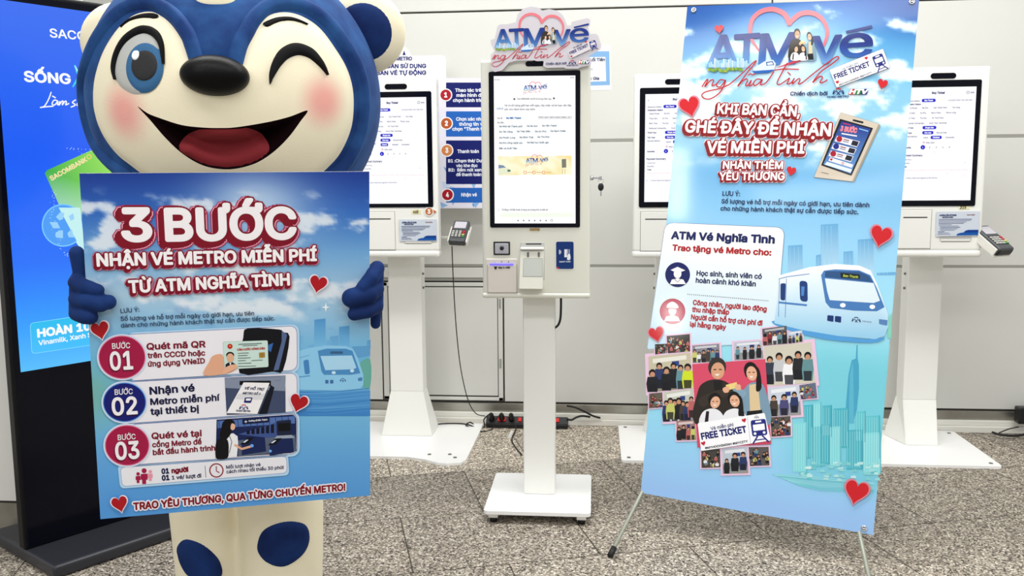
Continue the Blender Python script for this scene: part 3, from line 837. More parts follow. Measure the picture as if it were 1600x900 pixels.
# middle kiosk, partly behind the banner
xl = kx(990, 250); xr = xl + KW
bz = [kx(999, 230), kx(999, 230) + 0.343, kz(1030, 137), kz(1030, 324)]
sc = [kx(1007.5, 230), kx(1007.5, 230) + 0.312, kz(1030, 147), kz(1030, 315.5)]
g0 = ground(971, 723)
plate = rounded([(g0.x, g0.y), (g0.x + 0.55, g0.y), (g0.x + 0.55, 4.60), (g0.x, 4.60)], 0.02)
cL = xl + 0.12; cR = cL + 0.16
foot = dict(z1=0.22, top=[(cL, cy), (cR, cy), (cR, cy + 0.10), (cL, cy + 0.10)], bot=[(cL, fy), (cR, fy), (cR + 0.05, cy + 0.12), (cL - 0.05, cy + 0.12)], screws=[(g0.x + 0.035, g0.y + 0.04), (g0.x + 0.035, 4.56), (g0.x + 0.51, g0.y + 0.04), (g0.x + 0.51, 4.56)])
ticket_kiosk('white ticket kiosk half hidden by the left edge of the leaning banner', xl, xr, bz, sc,
             (kx(1039, 128), kx(1039, 128) + 0.12, kz(1050, 132), kz(1050, 123.5)), YK, kz(1030, 115), kz(1030, 403), foot,
             (kx(1001, 360), kx(1001, 360) + 0.17, kz(1030, 392), kz(1030, 331)), (kx(1001, 360) + 0.2, kx(1001, 360) + 0.35, kz(1030, 381), kz(1030, 363)), None, plate, (cL, cR, cy), 1)
# left kiosk, behind the person in the bear costume
xr = kx(683.5, 250); xl = xr - KW
bz = [kx(675, 230) - 0.343, kx(675.5, 230), kz(640, 143), kz(640, 324)]
sc = [kx(667.5, 230) - 0.312, kx(667.5, 230), kz(640, 152), kz(640, 318)]
gf = [ground(x, y) for x, y in ((637, 717.5), (661.6, 721), (685.6, 727), (700, 728), (720, 726.5), (728.6, 721))]
gb = ground(737, 664)
mid = ground(637, 717.5).x - 0.11
right = [(p.x, p.y) for p in gf]
left = [(2 * mid - x, y) for x, y in right]
plate = left[::-1] + right + [(right[-1][0] + 0.005, 4.585), (left[-1][0] - 0.005, 4.585)]
f0, f1 = ground(596, 684), ground(675.5, 685)
cL, cR = aty(609, 520, f0.y + 0.04).x, aty(660, 520, f0.y + 0.04).x
cyl = f0.y + 0.03
foot = dict(z1=0.235, top=[(cL, cyl), (cR, cyl), (cR, cyl + 0.10), (cL, cyl + 0.10)], bot=[(f0.x, f0.y), (f1.x, f0.y), (f1.x, f0.y + 0.19), (f0.x, f0.y + 0.19)], screws=[tuple(ground(711, 719)[:2]), tuple(ground(671, 714)[:2]), tuple(ground(703, 714)[:2])])
ticket_kiosk('white ticket kiosk on a flared post, between the bear costume and the blue step chart', xl, xr, bz, sc,
             (kx(601, 135), kx(636, 135), kz(620, 139.5), kz(620, 131)), YK, kz(640, 121), kz(640, 402), foot,
             (kx(617, 360) - 0.17, kx(617, 360), kz(600, 390), kz(600, 331)), (kx(631, 372), kx(676, 372), kz(650, 381), kz(650, 362)), None, plate, (cL, cR, cyl), 0)

# ---- free-ticket kiosk in the middle
YC = 3.34
cx_ = lambda x, y=280: aty(x, y, YC).x
cz_ = lambda y, x=840: aty(x, y, YC).z
x0, x1, z0, z1 = cx_(752.5), cx_(922), cz_(466), cz_(92)
root = thing('dispenser_kiosk', 'white free-ticket kiosk in the middle, lettered cutout sign taped to its top', 'kiosk', Vector(((x0 + x1) / 2, 3.42, 0)))
bm = bmesh.new(); box(bm, x0, x1, YC, YC + 0.15, z0 + 0.012, z1, 0.010, 3); box(bm, x0 - 0.002, x1 + 0.002, YC - 0.004, YC + 0.152, z0, z0 + 0.02, 0.008, 3)
obj('body', bm, M_whiteg, root)
bm = bmesh.new(); rbox(bm, cx_(765.2), cx_(906.4), YC - 0.003, YC + 0.004, cz_(355.3), cz_(111), 0.006); bz = obj('screen_bezel', bm, M_bezel, root)
A = Art(Plane((0, YC - 0.0032, 0), (1, 0, 0), (0, 0, 1)))
A.poly([(771.5, 119), (899, 118), (899.3, 349), (773, 349)], (253, 253, 255), 0)
u = lambda x, y: (750 + x / 3.463, 100 + y / 3.463)
def ct(s, xa, xb, y, h, c=(70, 74, 82), b=.02): A.text(s, *u(xa, y), *u(xb, y), h / 3.463, c, 2, bold=b)
ct('12:16', 78, 106, 88, 7); ct('4G', 488, 508, 76, 6)
A.T = lambda x, y: (818.5 + (x - 1106) * .142, 128 + (y - 16) * .143); campaign_logo(A, 1, detail=False, ticket=False, sponsors=False); A.T = None
ct('Còn 888/888 vé hỗ trợ trong hôm nay', 202, 386, 193, 9); A.disc(*u(186, 190), 1.6, (80, 84, 90), 2); A.disc(*u(400, 186), 1.6, (80, 84, 90), 2)
ct('Lưu ý:', 92, 126, 245, 9, (50, 100, 160), .03)
ct('Vé có số lượng giới hạn mỗi ngày, hãy nhận vé khi bạn cần tiếp', 133, 494, 229, 9.5); ct('sức cho hành trình của mình', 133, 297, 250, 9.5)
ct('Ga đi:', 94, 122, 297, 8); ct('Ga Bến Thành', 142, 222, 297, 9, (40, 110, 170), .05); ct('Chính sách hành khách Metro số 1', 315, 497, 292, 8.5); A.stroke([u(315, 296), u(497, 296)], .3, (70, 74, 82), 2)
ct('Ga đến:', 94, 131, 321, 8)
tc = (46, 92, 112)
for s, xa, xb, y in (('Ga Nhà hát Thành phố', 104, 228, 342), ('Ga Ba Son', 254, 311, 340), ('Ga Văn Thánh', 336, 415, 338), ('Ga Tân Cảng', 104, 176, 371), ('Ga Thảo Điền', 200, 272, 369), ('Ga An Phú', 298, 358, 369), ('Ga Rạch Chiếc', 382, 464, 367), ('Ga Phước Long', 104, 190, 403), ('Ga Bình Thái', 214, 288, 401), ('Ga Thủ Đức', 311, 376, 399), ('Ga Khu công nghệ cao', 104, 230, 431), ('Ga Đại học Quốc gia', 255, 370, 429), ('Bến xe Suối Tiên', 104, 200, 461)): ct(s, xa, xb, y, 8.5, tc, .03)
A.grid([u(98, 500), u(494, 496), u(496, 598), u(100, 602)], 12, 4, lambda x, y: mix((252, 246, 214), (250, 222, 150), sstep(-.3, .6, fbm(x * .06, y * .06))), .5)
A.T = lambda x, y: (822 + (x - 1106) * .135, 242 + (y - 16) * .135); campaign_logo(A, 1, detail=False, ticket=False, sponsors=False); A.T = None
A.poly([u(98, 570), u(150, 560), u(170, 575), u(168, 592), u(100, 600)], (226, 232, 200), 1.5); A.poly([u(100, 545), u(125, 548), u(142, 560), u(100, 566)], (120, 140, 170), 1.5); A.poly([u(148, 572), u(165, 572), u(165, 582), u(150, 584)], (90, 110, 90), 1.8)
for x, w in ((244, 34), (292, 34), (345, 30)):
    A.disc(*u(x, 587), 2.6, (226, 110, 80), 2, inner=.72); A.stroke([u(x + 12, 586), u(x + 12 + w, 586)], .8, (196, 150, 120), 2)
A.poly([u(442, 515), u(466, 513), u(467, 560), u(443, 562)], (120, 120, 104), 1.5)
for x in (446, 460): A.stroke([u(x, 566), u(x, 596)], .6, (150, 140, 100), 1.5)
ct('Tôi đồng ý với Điều khoản sử dụng của chương trình vé miễn phí', 118, 368, 793, 9); A.rrect([u(90, 783), u(102, 783), u(102, 796), u(90, 796)], .8, (255, 255, 255), 2, border=(110, 110, 120), bw=.5)
A.rrect([u(110, 806), u(502, 804), u(504, 828), u(112, 830)], 2, (240, 247, 232), 1)
for x in (206, 236, 266, 296, 327, 358): A.disc(*u(x, 847), 1.2, (100, 104, 112), 2, n=10)
A.disc(*u(388, 846), 1.9, (60, 64, 72), 2, inner=.7)
A.build('screen', M_glow, bz)
bm = bmesh.new(); pill(bm, cx_(822), cx_(851), YC - 0.002, cz_(103.5), cz_(95.5), 0.006); ellipsoid(bm, Vector((cx_(835), YC - 0.002, cz_(99))), .010, .004, .010); obj('camera_window', bm, M_bezel, root)
P = Plane((0, YC - 0.0006, 0), (1, 0, 0), (0, 0, 1)); A = Art(P)
A.text('coma', 828, 360.2, 843, 360.2, 4.2, (172, 140, 84), 1, bold=.05); A.build('maker_logo', M_print, root)
# code scanner
k = lambda x, y: (740 + x / 6.43, 340 + y / 6.43)
def kb(bm, xa, ya, xb, yb, y0, y1, bev=0.0, mi=0):
    a, b = k(xa, ya), k(xb, yb); box(bm, cx_(a[0], a[1]), cx_(b[0], a[1]), YC + y0, YC + y1, cz_(b[1], a[0]), cz_(a[1], a[0]), bev, 2, mi=mi)
bm = bmesh.new(); kb(bm, 200, 241, 366, 376, -0.003, 0.004, 0.002); sc_ = obj('code_scanner', bm, M_black, root)
bm = bmesh.new(); kb(bm, 213, 256, 353, 364, -0.0045, 0, 0.003); obj('scanner_window', bm, mat('scanner_glass', (176, 176, 184), 0.25), sc_)
p = k(285, 306); c = Vector((cx_(*p), YC - 0.0045, cz_(p[1], p[0]))); bm = bmesh.new(); ellipsoid(bm, c, .008, .004, .008); obj('lens', bm, M_black, sc_)
# printer door
bm = bmesh.new(); kb(bm, 124, 412, 441, 768, -0.003, 0.004, 0.003); pf = obj('printer_surround', bm, mat('warm_white_plastic', (226, 220, 212), 0.4), root)
bm = bmesh.new(); kb(bm, 138, 470, 437, 756, -0.0036, 0, 0.0); obj('door_gap', bm, M_seam, pf)
bm = bmesh.new(); kb(bm, 143, 474, 432, 751, -0.006, 0, 0.0015); pd = obj('printer_door', bm, mat('pale_door_plastic', (222, 214, 206), 0.4), pf)
bm = bmesh.new(); kb(bm, 165, 459, 402, 481, -0.0075, -0.003, 0.002); obj('indicator_strip', bm, mat('violet_led', (104, 92, 246), 0.3, emit=1.0), pf)
for x, c in ((215, 'g'), (283, 'k'), (352, 'k')):
    p = k(x, 442); bm = bmesh.new(); ellipsoid(bm, Vector((cx_(*p), YC - 0.003, cz_(p[1], p[0]))), .0022, .0015, .0022, u=10, v=8); obj('indicator_lamp', bm, M_grey if c == 'g' else M_dgrey, pf)
A = Art(Plane((0, YC - 0.006, 0), (1, 0, 0), (0, 0, 1))); A.text('Máy in nhiệt', *k(250, 512), *k(366, 510), 3.0, (40, 40, 50), 1, bold=.03)
A.rect(*k(205, 492), *k(238, 502), (40, 40, 50)); A.rect(*k(211, 502), *k(231, 520), (40, 40, 50)); A.build('door_label', M_print, pd)
# slip chute: recess, lip, protruding flap with a grey window
bm = bmesh.new(); kb(bm, 463, 244, 716, 630, -0.001, 0.004, 0.003); ch = obj('slip_chute', bm, M_grey, root)
bm = bmesh.new(); kb(bm, 525, 258, 682, 272, -0.002, 0, 0.001); obj('slip_slot', bm, M_dgrey, ch)
bm = bmesh.new(); kb(bm, 470, 298, 708, 322, -0.014, 0, 0.004); obj('chute_lip', bm, M_white, ch)
bm = bmesh.new(); a, b, c, d = k(470, 335), k(708, 335), k(698, 712), k(461, 708)
V = [Vector((cx_(*a), YC - .006, cz_(a[1], a[0]))), Vector((cx_(*b), YC - .006, cz_(b[1], b[0]))), Vector((cx_(*c), YC - .030, cz_(c[1], c[0]))), Vector((cx_(*d), YC - .030, cz_(d[1], d[0])))]
prism(bm, V, Vector((0, .03, 0))); bmesh.ops.bevel(bm, geom=list(bm.edges), offset=.002, segments=2, affect='EDGES'); fl = obj('slip_flap', bm, M_whiteg, ch)
up = (V[0] - V[3]).normalized(); Pf = Plane(V[3], (1, 0, 0), up)
A = Art(Pf); q = lambda x, y: k(x, y)
A.rrect([q(503, 411), q(692, 411), q(690, 590), q(499, 590)], .6, (198, 202, 196), 1, border=(140, 142, 138), bw=.8)
for x in (547, 655): A.rrect([q(x - 11, 346), q(x + 11, 346), q(x + 11, 398), q(x - 11, 398)], 1.6, (120, 122, 118), 1)
A.build('flap_window', M_print, fl)
# contactless card sticker
A = Art(P); n = (30, 62, 124)
A.rrect([k(828, 241), k(1005, 241), k(1006, 515), k(830, 515)], 3.2, n, 1, border=(244, 244, 244), bw=1.0)
for r in (9, 17, 25): A.stroke([k(890 - r * 1.1 + 8 * math.cos(t), 346 + r * math.sin(t)) if False else k(893 - (r + 8) * math.cos(t * .6), 346 + (r + 2) * math.sin(t)) for t in [(-1.1 + 2.2 * i / 8) for i in range(9)]], .8, (236, 240, 248), 2)
A.poly([k(912, 318), k(938, 318), k(938, 398), k(912, 398)], (240, 242, 248), 2)
for x in (946, 962): A.stroke([k(x, 318), k(x, 362)], .8, (240, 242, 248), 2)
A.poly([k(945, 370), k(968, 366), k(972, 420), k(942, 424), k(940, 404)], (240, 242, 248), 2, 3)
A.text('SMART CARD', *k(862, 450), *k(974, 448), 1.9, (226, 232, 244), 2, bold=.03)
A.poly([k(838, 494), k(848, 492), k(864, 512), k(836, 512)], (206, 60, 80), 2)
A.build('card_reader_sticker', M_print, root)
# post, plate, feet
pl = [ground(x, y, .05) for x, y in ((756.4, 797.4), (922.5, 803.5), (924.5, 742.5), (775, 737.6))]
px0, px1 = (pl[0].x + pl[3].x) / 2, (pl[1].x + pl[2].x) / 2; py0, py1 = (pl[0].y + pl[1].y) / 2, (pl[2].y + pl[3].y) / 2
pc = [ground(818.5, 772, .05), ground(867.5, 772, .05)]
bm = bmesh.new(); box(bm, pc[0].x, pc[1].x, pc[0].y, pc[0].y + .08, .05, z0 + .004, .005, 3); obj('post', bm, M_white, root)
bm = bmesh.new(); rbox(bm, px0, px1, py0, py1, .036, .05, .016, axis='z'); bp_ = obj('base_plate', bm, M_plate, root)
for sx in (0, 1):
    for sy in (0, 1):
        fx = px0 + .035 if sx == 0 else px1 - .035; fy_ = py0 + .03 if sy == 0 else py1 - .03
        bm = bmesh.new(); box(bm, fx - .018, fx + .018, fy_ - .018, fy_ + .018, .018, .037, .002, 1); ft = obj('foot', bm, M_white, root)
        bm = bmesh.new(); tube(bm, [(fx, fy_, 0), (fx, fy_, .019)], .014, 16); obj('rubber_pad', bm, M_rubber, ft)
bm = bmesh.new(); tube(bm, spline([aty(x, y, Y) for x, y, Y in ((876.5, 463, YC + .10), (876.5, 480, YC + .10), (875.5, 498, YC + .10), (872, 508, YC + .105), (866, 513, YC + .12))], 6), .0045, 8); obj('power_lead', bm, M_cable, root)
# door lock and key ring on the side
bm = bmesh.new(); pk = aty(922, 278, YC + .06); tube(bm, [(x1 - .001, YC + .06, pk.z), (x1 + .012, YC + .06, pk.z)], .009, 12); obj('side_lock', bm, M_chrome, root)
kr = thing('key_bunch', 'small keys hanging from the lock on the side of the middle kiosk', 'key', Vector((x1 + .03, YC + .06, pk.z - .04)))
zk = pk.z; xk = x1 + .012
bm = bmesh.new(); box(bm, xk, xk + .022, YC + .058, YC + .062, zk - .004, zk + .003, .001, 1); box(bm, xk + .022, xk + .032, YC + .0585, YC + .0615, zk - .008, zk + .006, .001, 1); obj('key', bm, M_chrome, kr)
bm = bmesh.new(); tube(bm, [(xk + .028 + .010 * math.cos(a), YC + .06, zk - .010 + .010 * math.sin(a)) for a in [2 * math.pi * i / 16 for i in range(17)]], .0012, 6); obj('ring', bm, M_chrome, kr)
bm = bmesh.new(); ellipsoid(bm, Vector((xk + .028, YC + .06, zk - .034)), .011, .004, .015); hd = obj('key_head', bm, M_black, kr)
bm = bmesh.new(); box(bm, xk + .025, xk + .031, YC + .059, YC + .061, zk - .068, zk - .046, .0008, 1); obj('key_blade', bm, M_chrome, hd)
# ------------------------------------------------------------------ cutout sign on the middle kiosk
PT = Plane((0, YC - 0.016, 0), (1, 0, 0), (0, 0, 1))
kt = lambda x, y: (740 + x / 7.27, y / 7.27)
OUT = [(480, 250), (498, 165), (560, 100), (650, 72), (730, 85), (780, 118), (860, 103), (950, 120), (1010, 170), (1045, 232), (1060, 288), (1105, 290), (1115, 250), (1200, 226), (1295, 205), (1325, 225), (1325, 280), (1300, 305), (1325, 385), (1390, 383), (1418, 408), (1452, 520), (1440, 560), (1300, 640), (1345, 668), (1332, 738), (1212, 765), (1192, 780), (1042, 780), (1030, 766), (830, 772), (790, 745), (797, 692), (720, 695), (690, 685), (480, 690), (402, 712), (322, 800), (240, 817), (198, 790), (194, 622), (240, 580), (195, 505), (193, 455), (240, 440), (268, 305), (300, 275), (380, 276)]
root = thing('cutout_sign', 'lettered foam cutout sign with a pink heart outline on top of the middle kiosk', 'sign', PT.matrix() if False else Matrix.Translation(PT.w(*kt(800, 780))))
bm = bmesh.new(); prism(bm, [PT.w(*kt(*p)) for p in OUT], Vector((0, .006, 0))); obj('cutout_board', bm, mat('cutout_paper', (208, 203, 210), 0.45), root)
A = Art(PT)
sx, sy = 145.5 / 256, 0.57
def TT(x, y):
    return (774 + (x - 1106) * sx, 73 + (y - 102) * 0.585 - 0.02 * (x - 1106) * 0)
A.T = TT
campaign_logo(A, 1, detail=True, ticket=False, sponsors=False)
A.T = None
A.rrect([kt(1068, 585), kt(1310, 470), kt(1330, 560), kt(1100, 668)], 1.2, (222, 218, 224), 6)
A.text('Vé miễn phí', *kt(1135, 556), *kt(1235, 512), 2.6, (40, 44, 110), 6.6, bold=.02)
A.text('FREE TICKET', *kt(1098, 622), *kt(1305, 524), 4.2, (36, 44, 128), 6.6, bold=.03)
A.text('#MYHOCHIMINH #MYCITY', *kt(1122, 668), *kt(1318, 580), 1.3, (40, 40, 70), 6.6)
A.heart(*kt(1276, 476), 3.2, -.3, (206, 40, 60), 6.6); A.heart(*kt(1112, 642), 3.2, -.3, (206, 40, 60), 6.6)
train_icon(A, kt(1358, 508), 10, 11, (.95, -.3), (-.3, -.95), (50, 58, 140), 6.6, (222, 218, 224))
A.text('Chiến dịch bởi', *kt(822, 740), *kt(1055, 730), 3.4, (30, 44, 110), 6, bold=.025)
metro_mark(A, *kt(1122, 735), 11.5, (30, 50, 120), 6, sl=-.03); A.text('HCMC METRO', *kt(1056, 752), *kt(1188, 747), 1.7, (30, 50, 120), 6, bold=.03)
tv_mark(A, *kt(1190, 726), 16.5, 5.6, 6)
A.build('printed_lettering', M_print, root)

# ------------------------------------------------------------------ sign board held by the costume
PB = Plane((-1.1618, 1.941, 1.3212), (0.9333, 0.3589, -0.0122), (0.0329, -0.0515, 0.9981))
BQ = [(124, 271), (577, 268), (578.5, 774), (157, 811)]
def bd(x, y):   # board photo px -> unit square, roughly
    return ((x - (124 + (y - 271) * 0.061)) / 440.0, (y - 270) / 525.0)
def board_bg(x, y):
    u, v = bd(x, y)
    c = ramp([(0, (34, 66, 150)), (.12, (58, 112, 192)), (.24, (120, 172, 218)), (.36, (176, 206, 226)), (.44, (150, 196, 228)), (.56, (116, 186, 226)), (.72, (124, 188, 226)), (.86, (106, 170, 224)), (1.0, (92, 158, 220))], v)
    gl = math.exp(-((u - .62) / .2) ** 2 - ((v - .10) / .11) ** 2); c = mix(c, (206, 226, 242), gl * .85)
    if v < .5:
        d = fbm(x * .014, y * .03, 1.0, 7) + .55 * math.exp(-((u - .06) / .16) ** 2 - ((v - .13 - .25 * u) / .05) ** 2) + .4 * math.exp(-((u - .7) / .2) ** 2 - ((v - .12) / .04) ** 2) + .45 * math.exp(-((v - .36) / .06) ** 2) - .15
        cl = sstep(.05, .55, d) * sstep(.03, .10, v) * (1 - sstep(.4, .47, v))
        c = mix(c, (230, 236, 243), cl * .9)
        sh = sstep(.1, .7, fbm(x * .02, y * .035, 7.0)) * sstep(.3, .4, v) * (1 - sstep(.42, .5, v)); c = mix(c, (112, 158, 206), sh * .6)
    gr = (1 - sstep(0, .16, u)) * math.exp(-((v - .66) / .09) ** 2); c = mix(c, (124, 182, 168), gr * .8)
    return c
root = thing('sign_board', 'big printed 3-step ticket poster board held up in front of the bear costume', 'sign', PB.matrix())
bm = bmesh.new(); prism(bm, [PB.w(*p) for p in BQ], PB.n * -0.008); obj('board', bm, M_foam, root)
A = Art(PB); A.grid(BQ, 130, 150, board_bg, 0)
# city and train at the right
rnd = random.Random(2)
b6 = lambda x, y: (340 + x / 5.293, 480 + y / 5.293)
for (xa, xb, yt, c) in ((665, 705, 235, (126, 186, 226)), (800, 892, 95, (92, 158, 210)), (930, 1000, 235, (112, 172, 218)), (1005, 1090, 155, (96, 162, 212)), (1235, 1265, 270, (106, 166, 214)), (750, 800, 310, (120, 182, 224)), (900, 940, 270, (122, 182, 224))):
    f = lambda x, y, c=c, y0=480 + yt / 5.293: mix(c, (130, 194, 232), (y - y0) / 45)
    A.poly([b6(xa, yt + 8), b6(xb, yt - 2), b6(xb, 345), b6(xa, 345)], f, .5)
A.poly([b6(1110, 325), b6(1262, 318), b6(1262, 400), b6(1140, 420)], (104, 166, 212), .6)
A.poly([b6(1165, 480), b6(1262, 430), b6(1262, 660), b6(1200, 650)], (110, 178, 168), .65, 3)
A.poly([b6(640, 690), b6(1262, 690), b6(1262, 900), b6(640, 900)], lambda x, y: mix((92, 160, 214), (70, 138, 204), (y - 610) / 40), .6)
for i in range(14):
    y = 700 + i * 14; A.stroke([b6(650 + i * 8, y), b6(900, y + rnd.uniform(-6, 10)), b6(1260, y - 30)], .9, mix((120, 186, 230), (64, 130, 196), rnd.random()), .8)
tr = (150, 206, 238); td = (84, 148, 200)
A.poly([b6(640, 370), b6(760, 335), b6(900, 315), b6(1060, 320), b6(1120, 345), b6(1160, 420), b6(1205, 560), b6(1205, 640), b6(1180, 672), b6(1000, 690), b6(640, 680)], tr, 1)
A.poly([b6(828, 360), b6(900, 342), b6(1060, 342), b6(1115, 360), b6(1180, 545), b6(1100, 558), b6(880, 558), b6(858, 530)], td, 1.3)
A.poly([b6(850, 402), b6(1110, 398), b6(1148, 500), b6(1120, 512), b6(890, 520)], (176, 218, 242), 1.6)
A.rect(*b6(932, 364), *b6(1035, 384), (66, 104, 140), 1.6)
for x in (960, 1112): A.disc(*b6(x, 540 - (x - 960) * .1), 3.2, (206, 234, 248), 1.8, ry=2.4)
A.rrect([b6(708, 440), b6(752, 430), b6(764, 550), b6(722, 556)], 3, (78, 140, 196), 1.3)
A.stroke([b6(640, 580), b6(765, 566)], 1.8, (100, 160, 208), 1.3); A.stroke([b6(640, 428), b6(760, 396)], .8, (100, 160, 208), 1.3)
for x in (890, 930): A.rrect([b6(x, 600), b6(x + 27, 600), b6(x + 27, 630), b6(x, 630)], .8, (70, 118, 172), 1.4)
A.rrect([b6(1160, 585), b6(1196, 578), b6(1196, 608), b6(1162, 610)], .8, (84, 134, 188), 1.4)
metro_mark(A, *b6(1036, 616), 9.5, (44, 82, 140), 1.5, red=(44, 82, 140))
A.poly([(509, 472), (510.4, 478.6), (516, 480), (510.4, 481.4), (509, 488), (507.6, 481.4), (502, 480), (507.6, 478.6)], (240, 248, 252), 2)
A.build('printed_background', M_print, root)
# headings
A = Art(PB, base=4)
big = [(.115, (176, 34, 84), -.03, -.05), (.10, (232, 170, 192), -.03, -.05), (.085, (134, 20, 44), -.03, -.05), (.05, (134, 20, 44), -.07, -.09), (.06, (134, 20, 44), -.035, -.045), (.055, (134, 20, 44), 0, 0)]
A.text('3', 193.5, 375.5, 235.5, 375, 49, (244, 240, 243), 2, bold=.03, outline=big)
A.text('BƯỚC', 261.5, 375, 461, 371.5, 48, (244, 240, 243), 2, bold=.03, outline=big)
med = [(.16, (176, 34, 84), -.03, -.06), (.14, (226, 160, 184), -.03, -.06), (.115, (132, 20, 44), -.03, -.06), (.09, (132, 20, 44), -.07, -.1), (.085, (132, 20, 44), 0, 0)]
A.text('NHẬN VÉ METRO MIỄN PHÍ', 153, 415, 494, 406.5, 18.5, (246, 243, 245), 5, bold=.035, outline=med)
A.text('TỪ ATM NGHĨA TÌNH', 203, 456.5, 452, 444.5, 18, (246, 243, 245), 5, bold=.035, outline=med)
A.build('heading_lettering', M_print, root)
A = Art(PB, base=4); nt = (44, 62, 92)
A.text('LƯU Ý:', 189, 489, 218, 486.5, 6.6, nt, 1, bold=.012); A.text('Số lượng vé hỗ trợ mỗi ngày có giới hạn, ưu tiên', 189, 501, 397, 492.2, 6.6, nt, 1, bold=.012)
A.text('dành cho những hành khách thật sự cần được tiếp sức.', 189.5, 511.5, 429.5, 500, 6.6, nt, 1, bold=.012); A.build('note_lettering', M_print, root)
# step panels
b7 = lambda x, y: (130 + x / 5.293, 590 + y / 5.293)
b8 = lambda x, y: (340 + x / 5.293, 640 + y / 5.293)
b5 = lambda x, y: (130 + x / 5.293, 430 + y / 5.293)
rose = (168, 30, 78); navy = (26, 34, 120)
halo = (186, 218, 242)
def step(q, badge, col, nums, lines, lc, label):
    A = Art(PB, base=5)
    A.rrect([(q[0][0] - 3, q[0][1] - 3), (q[1][0] + 4, q[1][1] - 3), (q[2][0] + 4, q[2][1] + 4), (q[3][0] - 3, q[3][1] + 4)], 14, halo, 0)
    A.rrect(q, [4, 12, 12, 4], (238, 236, 242), 1, border=(92, 76, 160), bw=1.3)
    for (s, xa, ya, xb, yb, cap, b) in lines: A.text(s, xa, ya, xb, yb, cap, lc, 2, bold=b)
    bx, by, rx, ry = badge
    A.disc(bx, by, rx + 3.2, (214, 226, 244), 2.5, ry=ry + 3.2, n=48); A.disc(bx, by, rx + .8, (226, 130, 160) if col == rose else (90, 150, 220), 3, ry=ry + .8, n=48)
    A.disc(bx, by, rx - .6, col, 3.4, ry=ry - .6, n=48)
    (s, xa, ya, xb, yb, cap), (s2, xc, yc, xd, yd, cap2) = nums
    A.text(s, xa, ya, xb, yb, cap, (244, 240, 244), 4.4, bold=.012, outline=[(.03, mix(col, (60, 0, 30), .5), -.02, -.03)])
    A.text(s2, xc, yc, xd, yd, cap2, (244, 240, 244), 4.4, bold=.024, outline=[(.045, mix(col, (60, 0, 30), .5), -.02, -.03)])
    return A
dr = (132, 26, 50)
A = step([(200, 522.6), (463.5, 509), (464, 577.5), (207, 594)], (191, 557.5, 36, 33), rose,
         (('BƯỚC', 176, 544.3, 203.7, 543, 8.4), ('01', 173.8, 577, 207.8, 575.2, 27)),
         (('Quét mã QR', 230, 545.8, 320.8, 541.8, 9.6, .03), ('trên CCCD hoặc', 231.5, 559, 320.4, 554.6, 8, .03), ('ứng dụng VNeID', 232, 572.2, 320, 567, 8, .03)), dr, '')
A.poly([b6(250, 172), b6(510, 182), b6(532, 205), b6(595, 240), b6(540, 520), b6(450, 528), b6(180, 540), b6(212, 250)], (18, 20, 28), 2, 3)
A.poly([b6(530, 190), b6(575, 225), b6(505, 515), b6(462, 522), b6(530, 280)], (92, 110, 150), 2.5); A.poly([b6(418, 310), b6(460, 292), b6(440, 370), b6(418, 350)], (60, 110, 180), 2.5)
A.poly([b6(-40, 400), b6(30, 385), b6(60, 420), b6(160, 480), b6(150, 510), b6(80, 545), b6(-115, 560), b6(-70, 450)], (228, 176, 146), 2.2, 4)
A.rrect([b6(45, 285), b6(413, 272), b6(420, 490), b6(60, 512)], 2.5, (206, 228, 220), 3, border=(150, 170, 160), bw=.6)
A.disc(*b6(103, 320), 4, (196, 40, 48), 4); A.disc(*b6(103, 318), 1.2, (240, 210, 80), 4.4, n=5)
A.poly([b6(66, 470), b6(85, 455), b6(125, 452), b6(150, 470), b6(152, 500), b6(66, 508)], (36, 38, 52), 4); A.disc(*b6(105, 415), 5.6, (226, 180, 150), 4.2, ry=7); A.disc(*b6(104, 392), 6.2, (20, 20, 24), 4.1, ry=5); A.poly([b6(98, 455), b6(114, 455), b6(106, 485)], (240, 240, 240), 4.3)
A.text('CĂN CƯỚC CÔNG DÂN', *b6(163, 356), *b6(390, 344), 2.9, (190, 40, 50), 4, bold=.04)
A.stroke([b6(172, 304), b6(365, 296)], 1, (50, 60, 70), 4); A.stroke([b6(206, 316), b6(330, 311)], .8, (50, 60, 70), 4)
for i, (y, w) in enumerate(((378, 90), (398, 80), (418, 105), (440, 64), (462, 110), (486, 150))): A.stroke([b6(168, y), b6(168 + w, y - 4)], .9, (70, 90, 84), 4)
A.stroke([b6(280, 438), b6(372, 433)], .9, (70, 90, 84), 4)
A.rrect([b6(342, 372), b6(390, 368), b6(392, 412), b6(344, 416)], 1, (176, 140, 66), 4); A.stroke([b6(344, 392), b6(390, 390)], .4, (120, 90, 40), 4.3); A.stroke([b6(366, 370), b6(368, 414)], .4, (120, 90, 40), 4.3)
A.poly([b6(60, 500), b6(120, 470), b6(158, 476), b6(160, 500), b6(110, 525), b6(40, 552)], (232, 182, 152), 5, 4)
A.build('step_panel', M_print, root, 'first step panel with a crimson badge, hand and identity card')
A = step([(205, 596.6), (463.5, 582.5), (464, 642), (197, 661)], (195, 627.8, 33, 30), navy,
         (('BƯỚC', 180, 616, 207.8, 614.6, 8.2), ('02', 177, 647.6, 214.6, 645, 26)),
         (('Nhận vé', 234.9, 615.6, 303.8, 610.4, 11, .03), ('Metro miễn phí', 235.8, 632, 343, 625, 9.6, .03), ('tại thiết bị', 236, 647.4, 310.4, 642.4, 9.6, .03)), (30, 32, 74), '')
A.poly([b6(62, 660), b6(560, 655), b6(562, 868), b6(75, 888)], (72, 84, 112), 2); A.poly([b6(58, 578), b6(562, 560), b6(558, 690), b6(62, 664)], (140, 150, 170), 2.3); A.poly([b6(340, 880), b6(440, 640), b6(470, 660), b6(410, 878)], (22, 26, 40), 2.8)
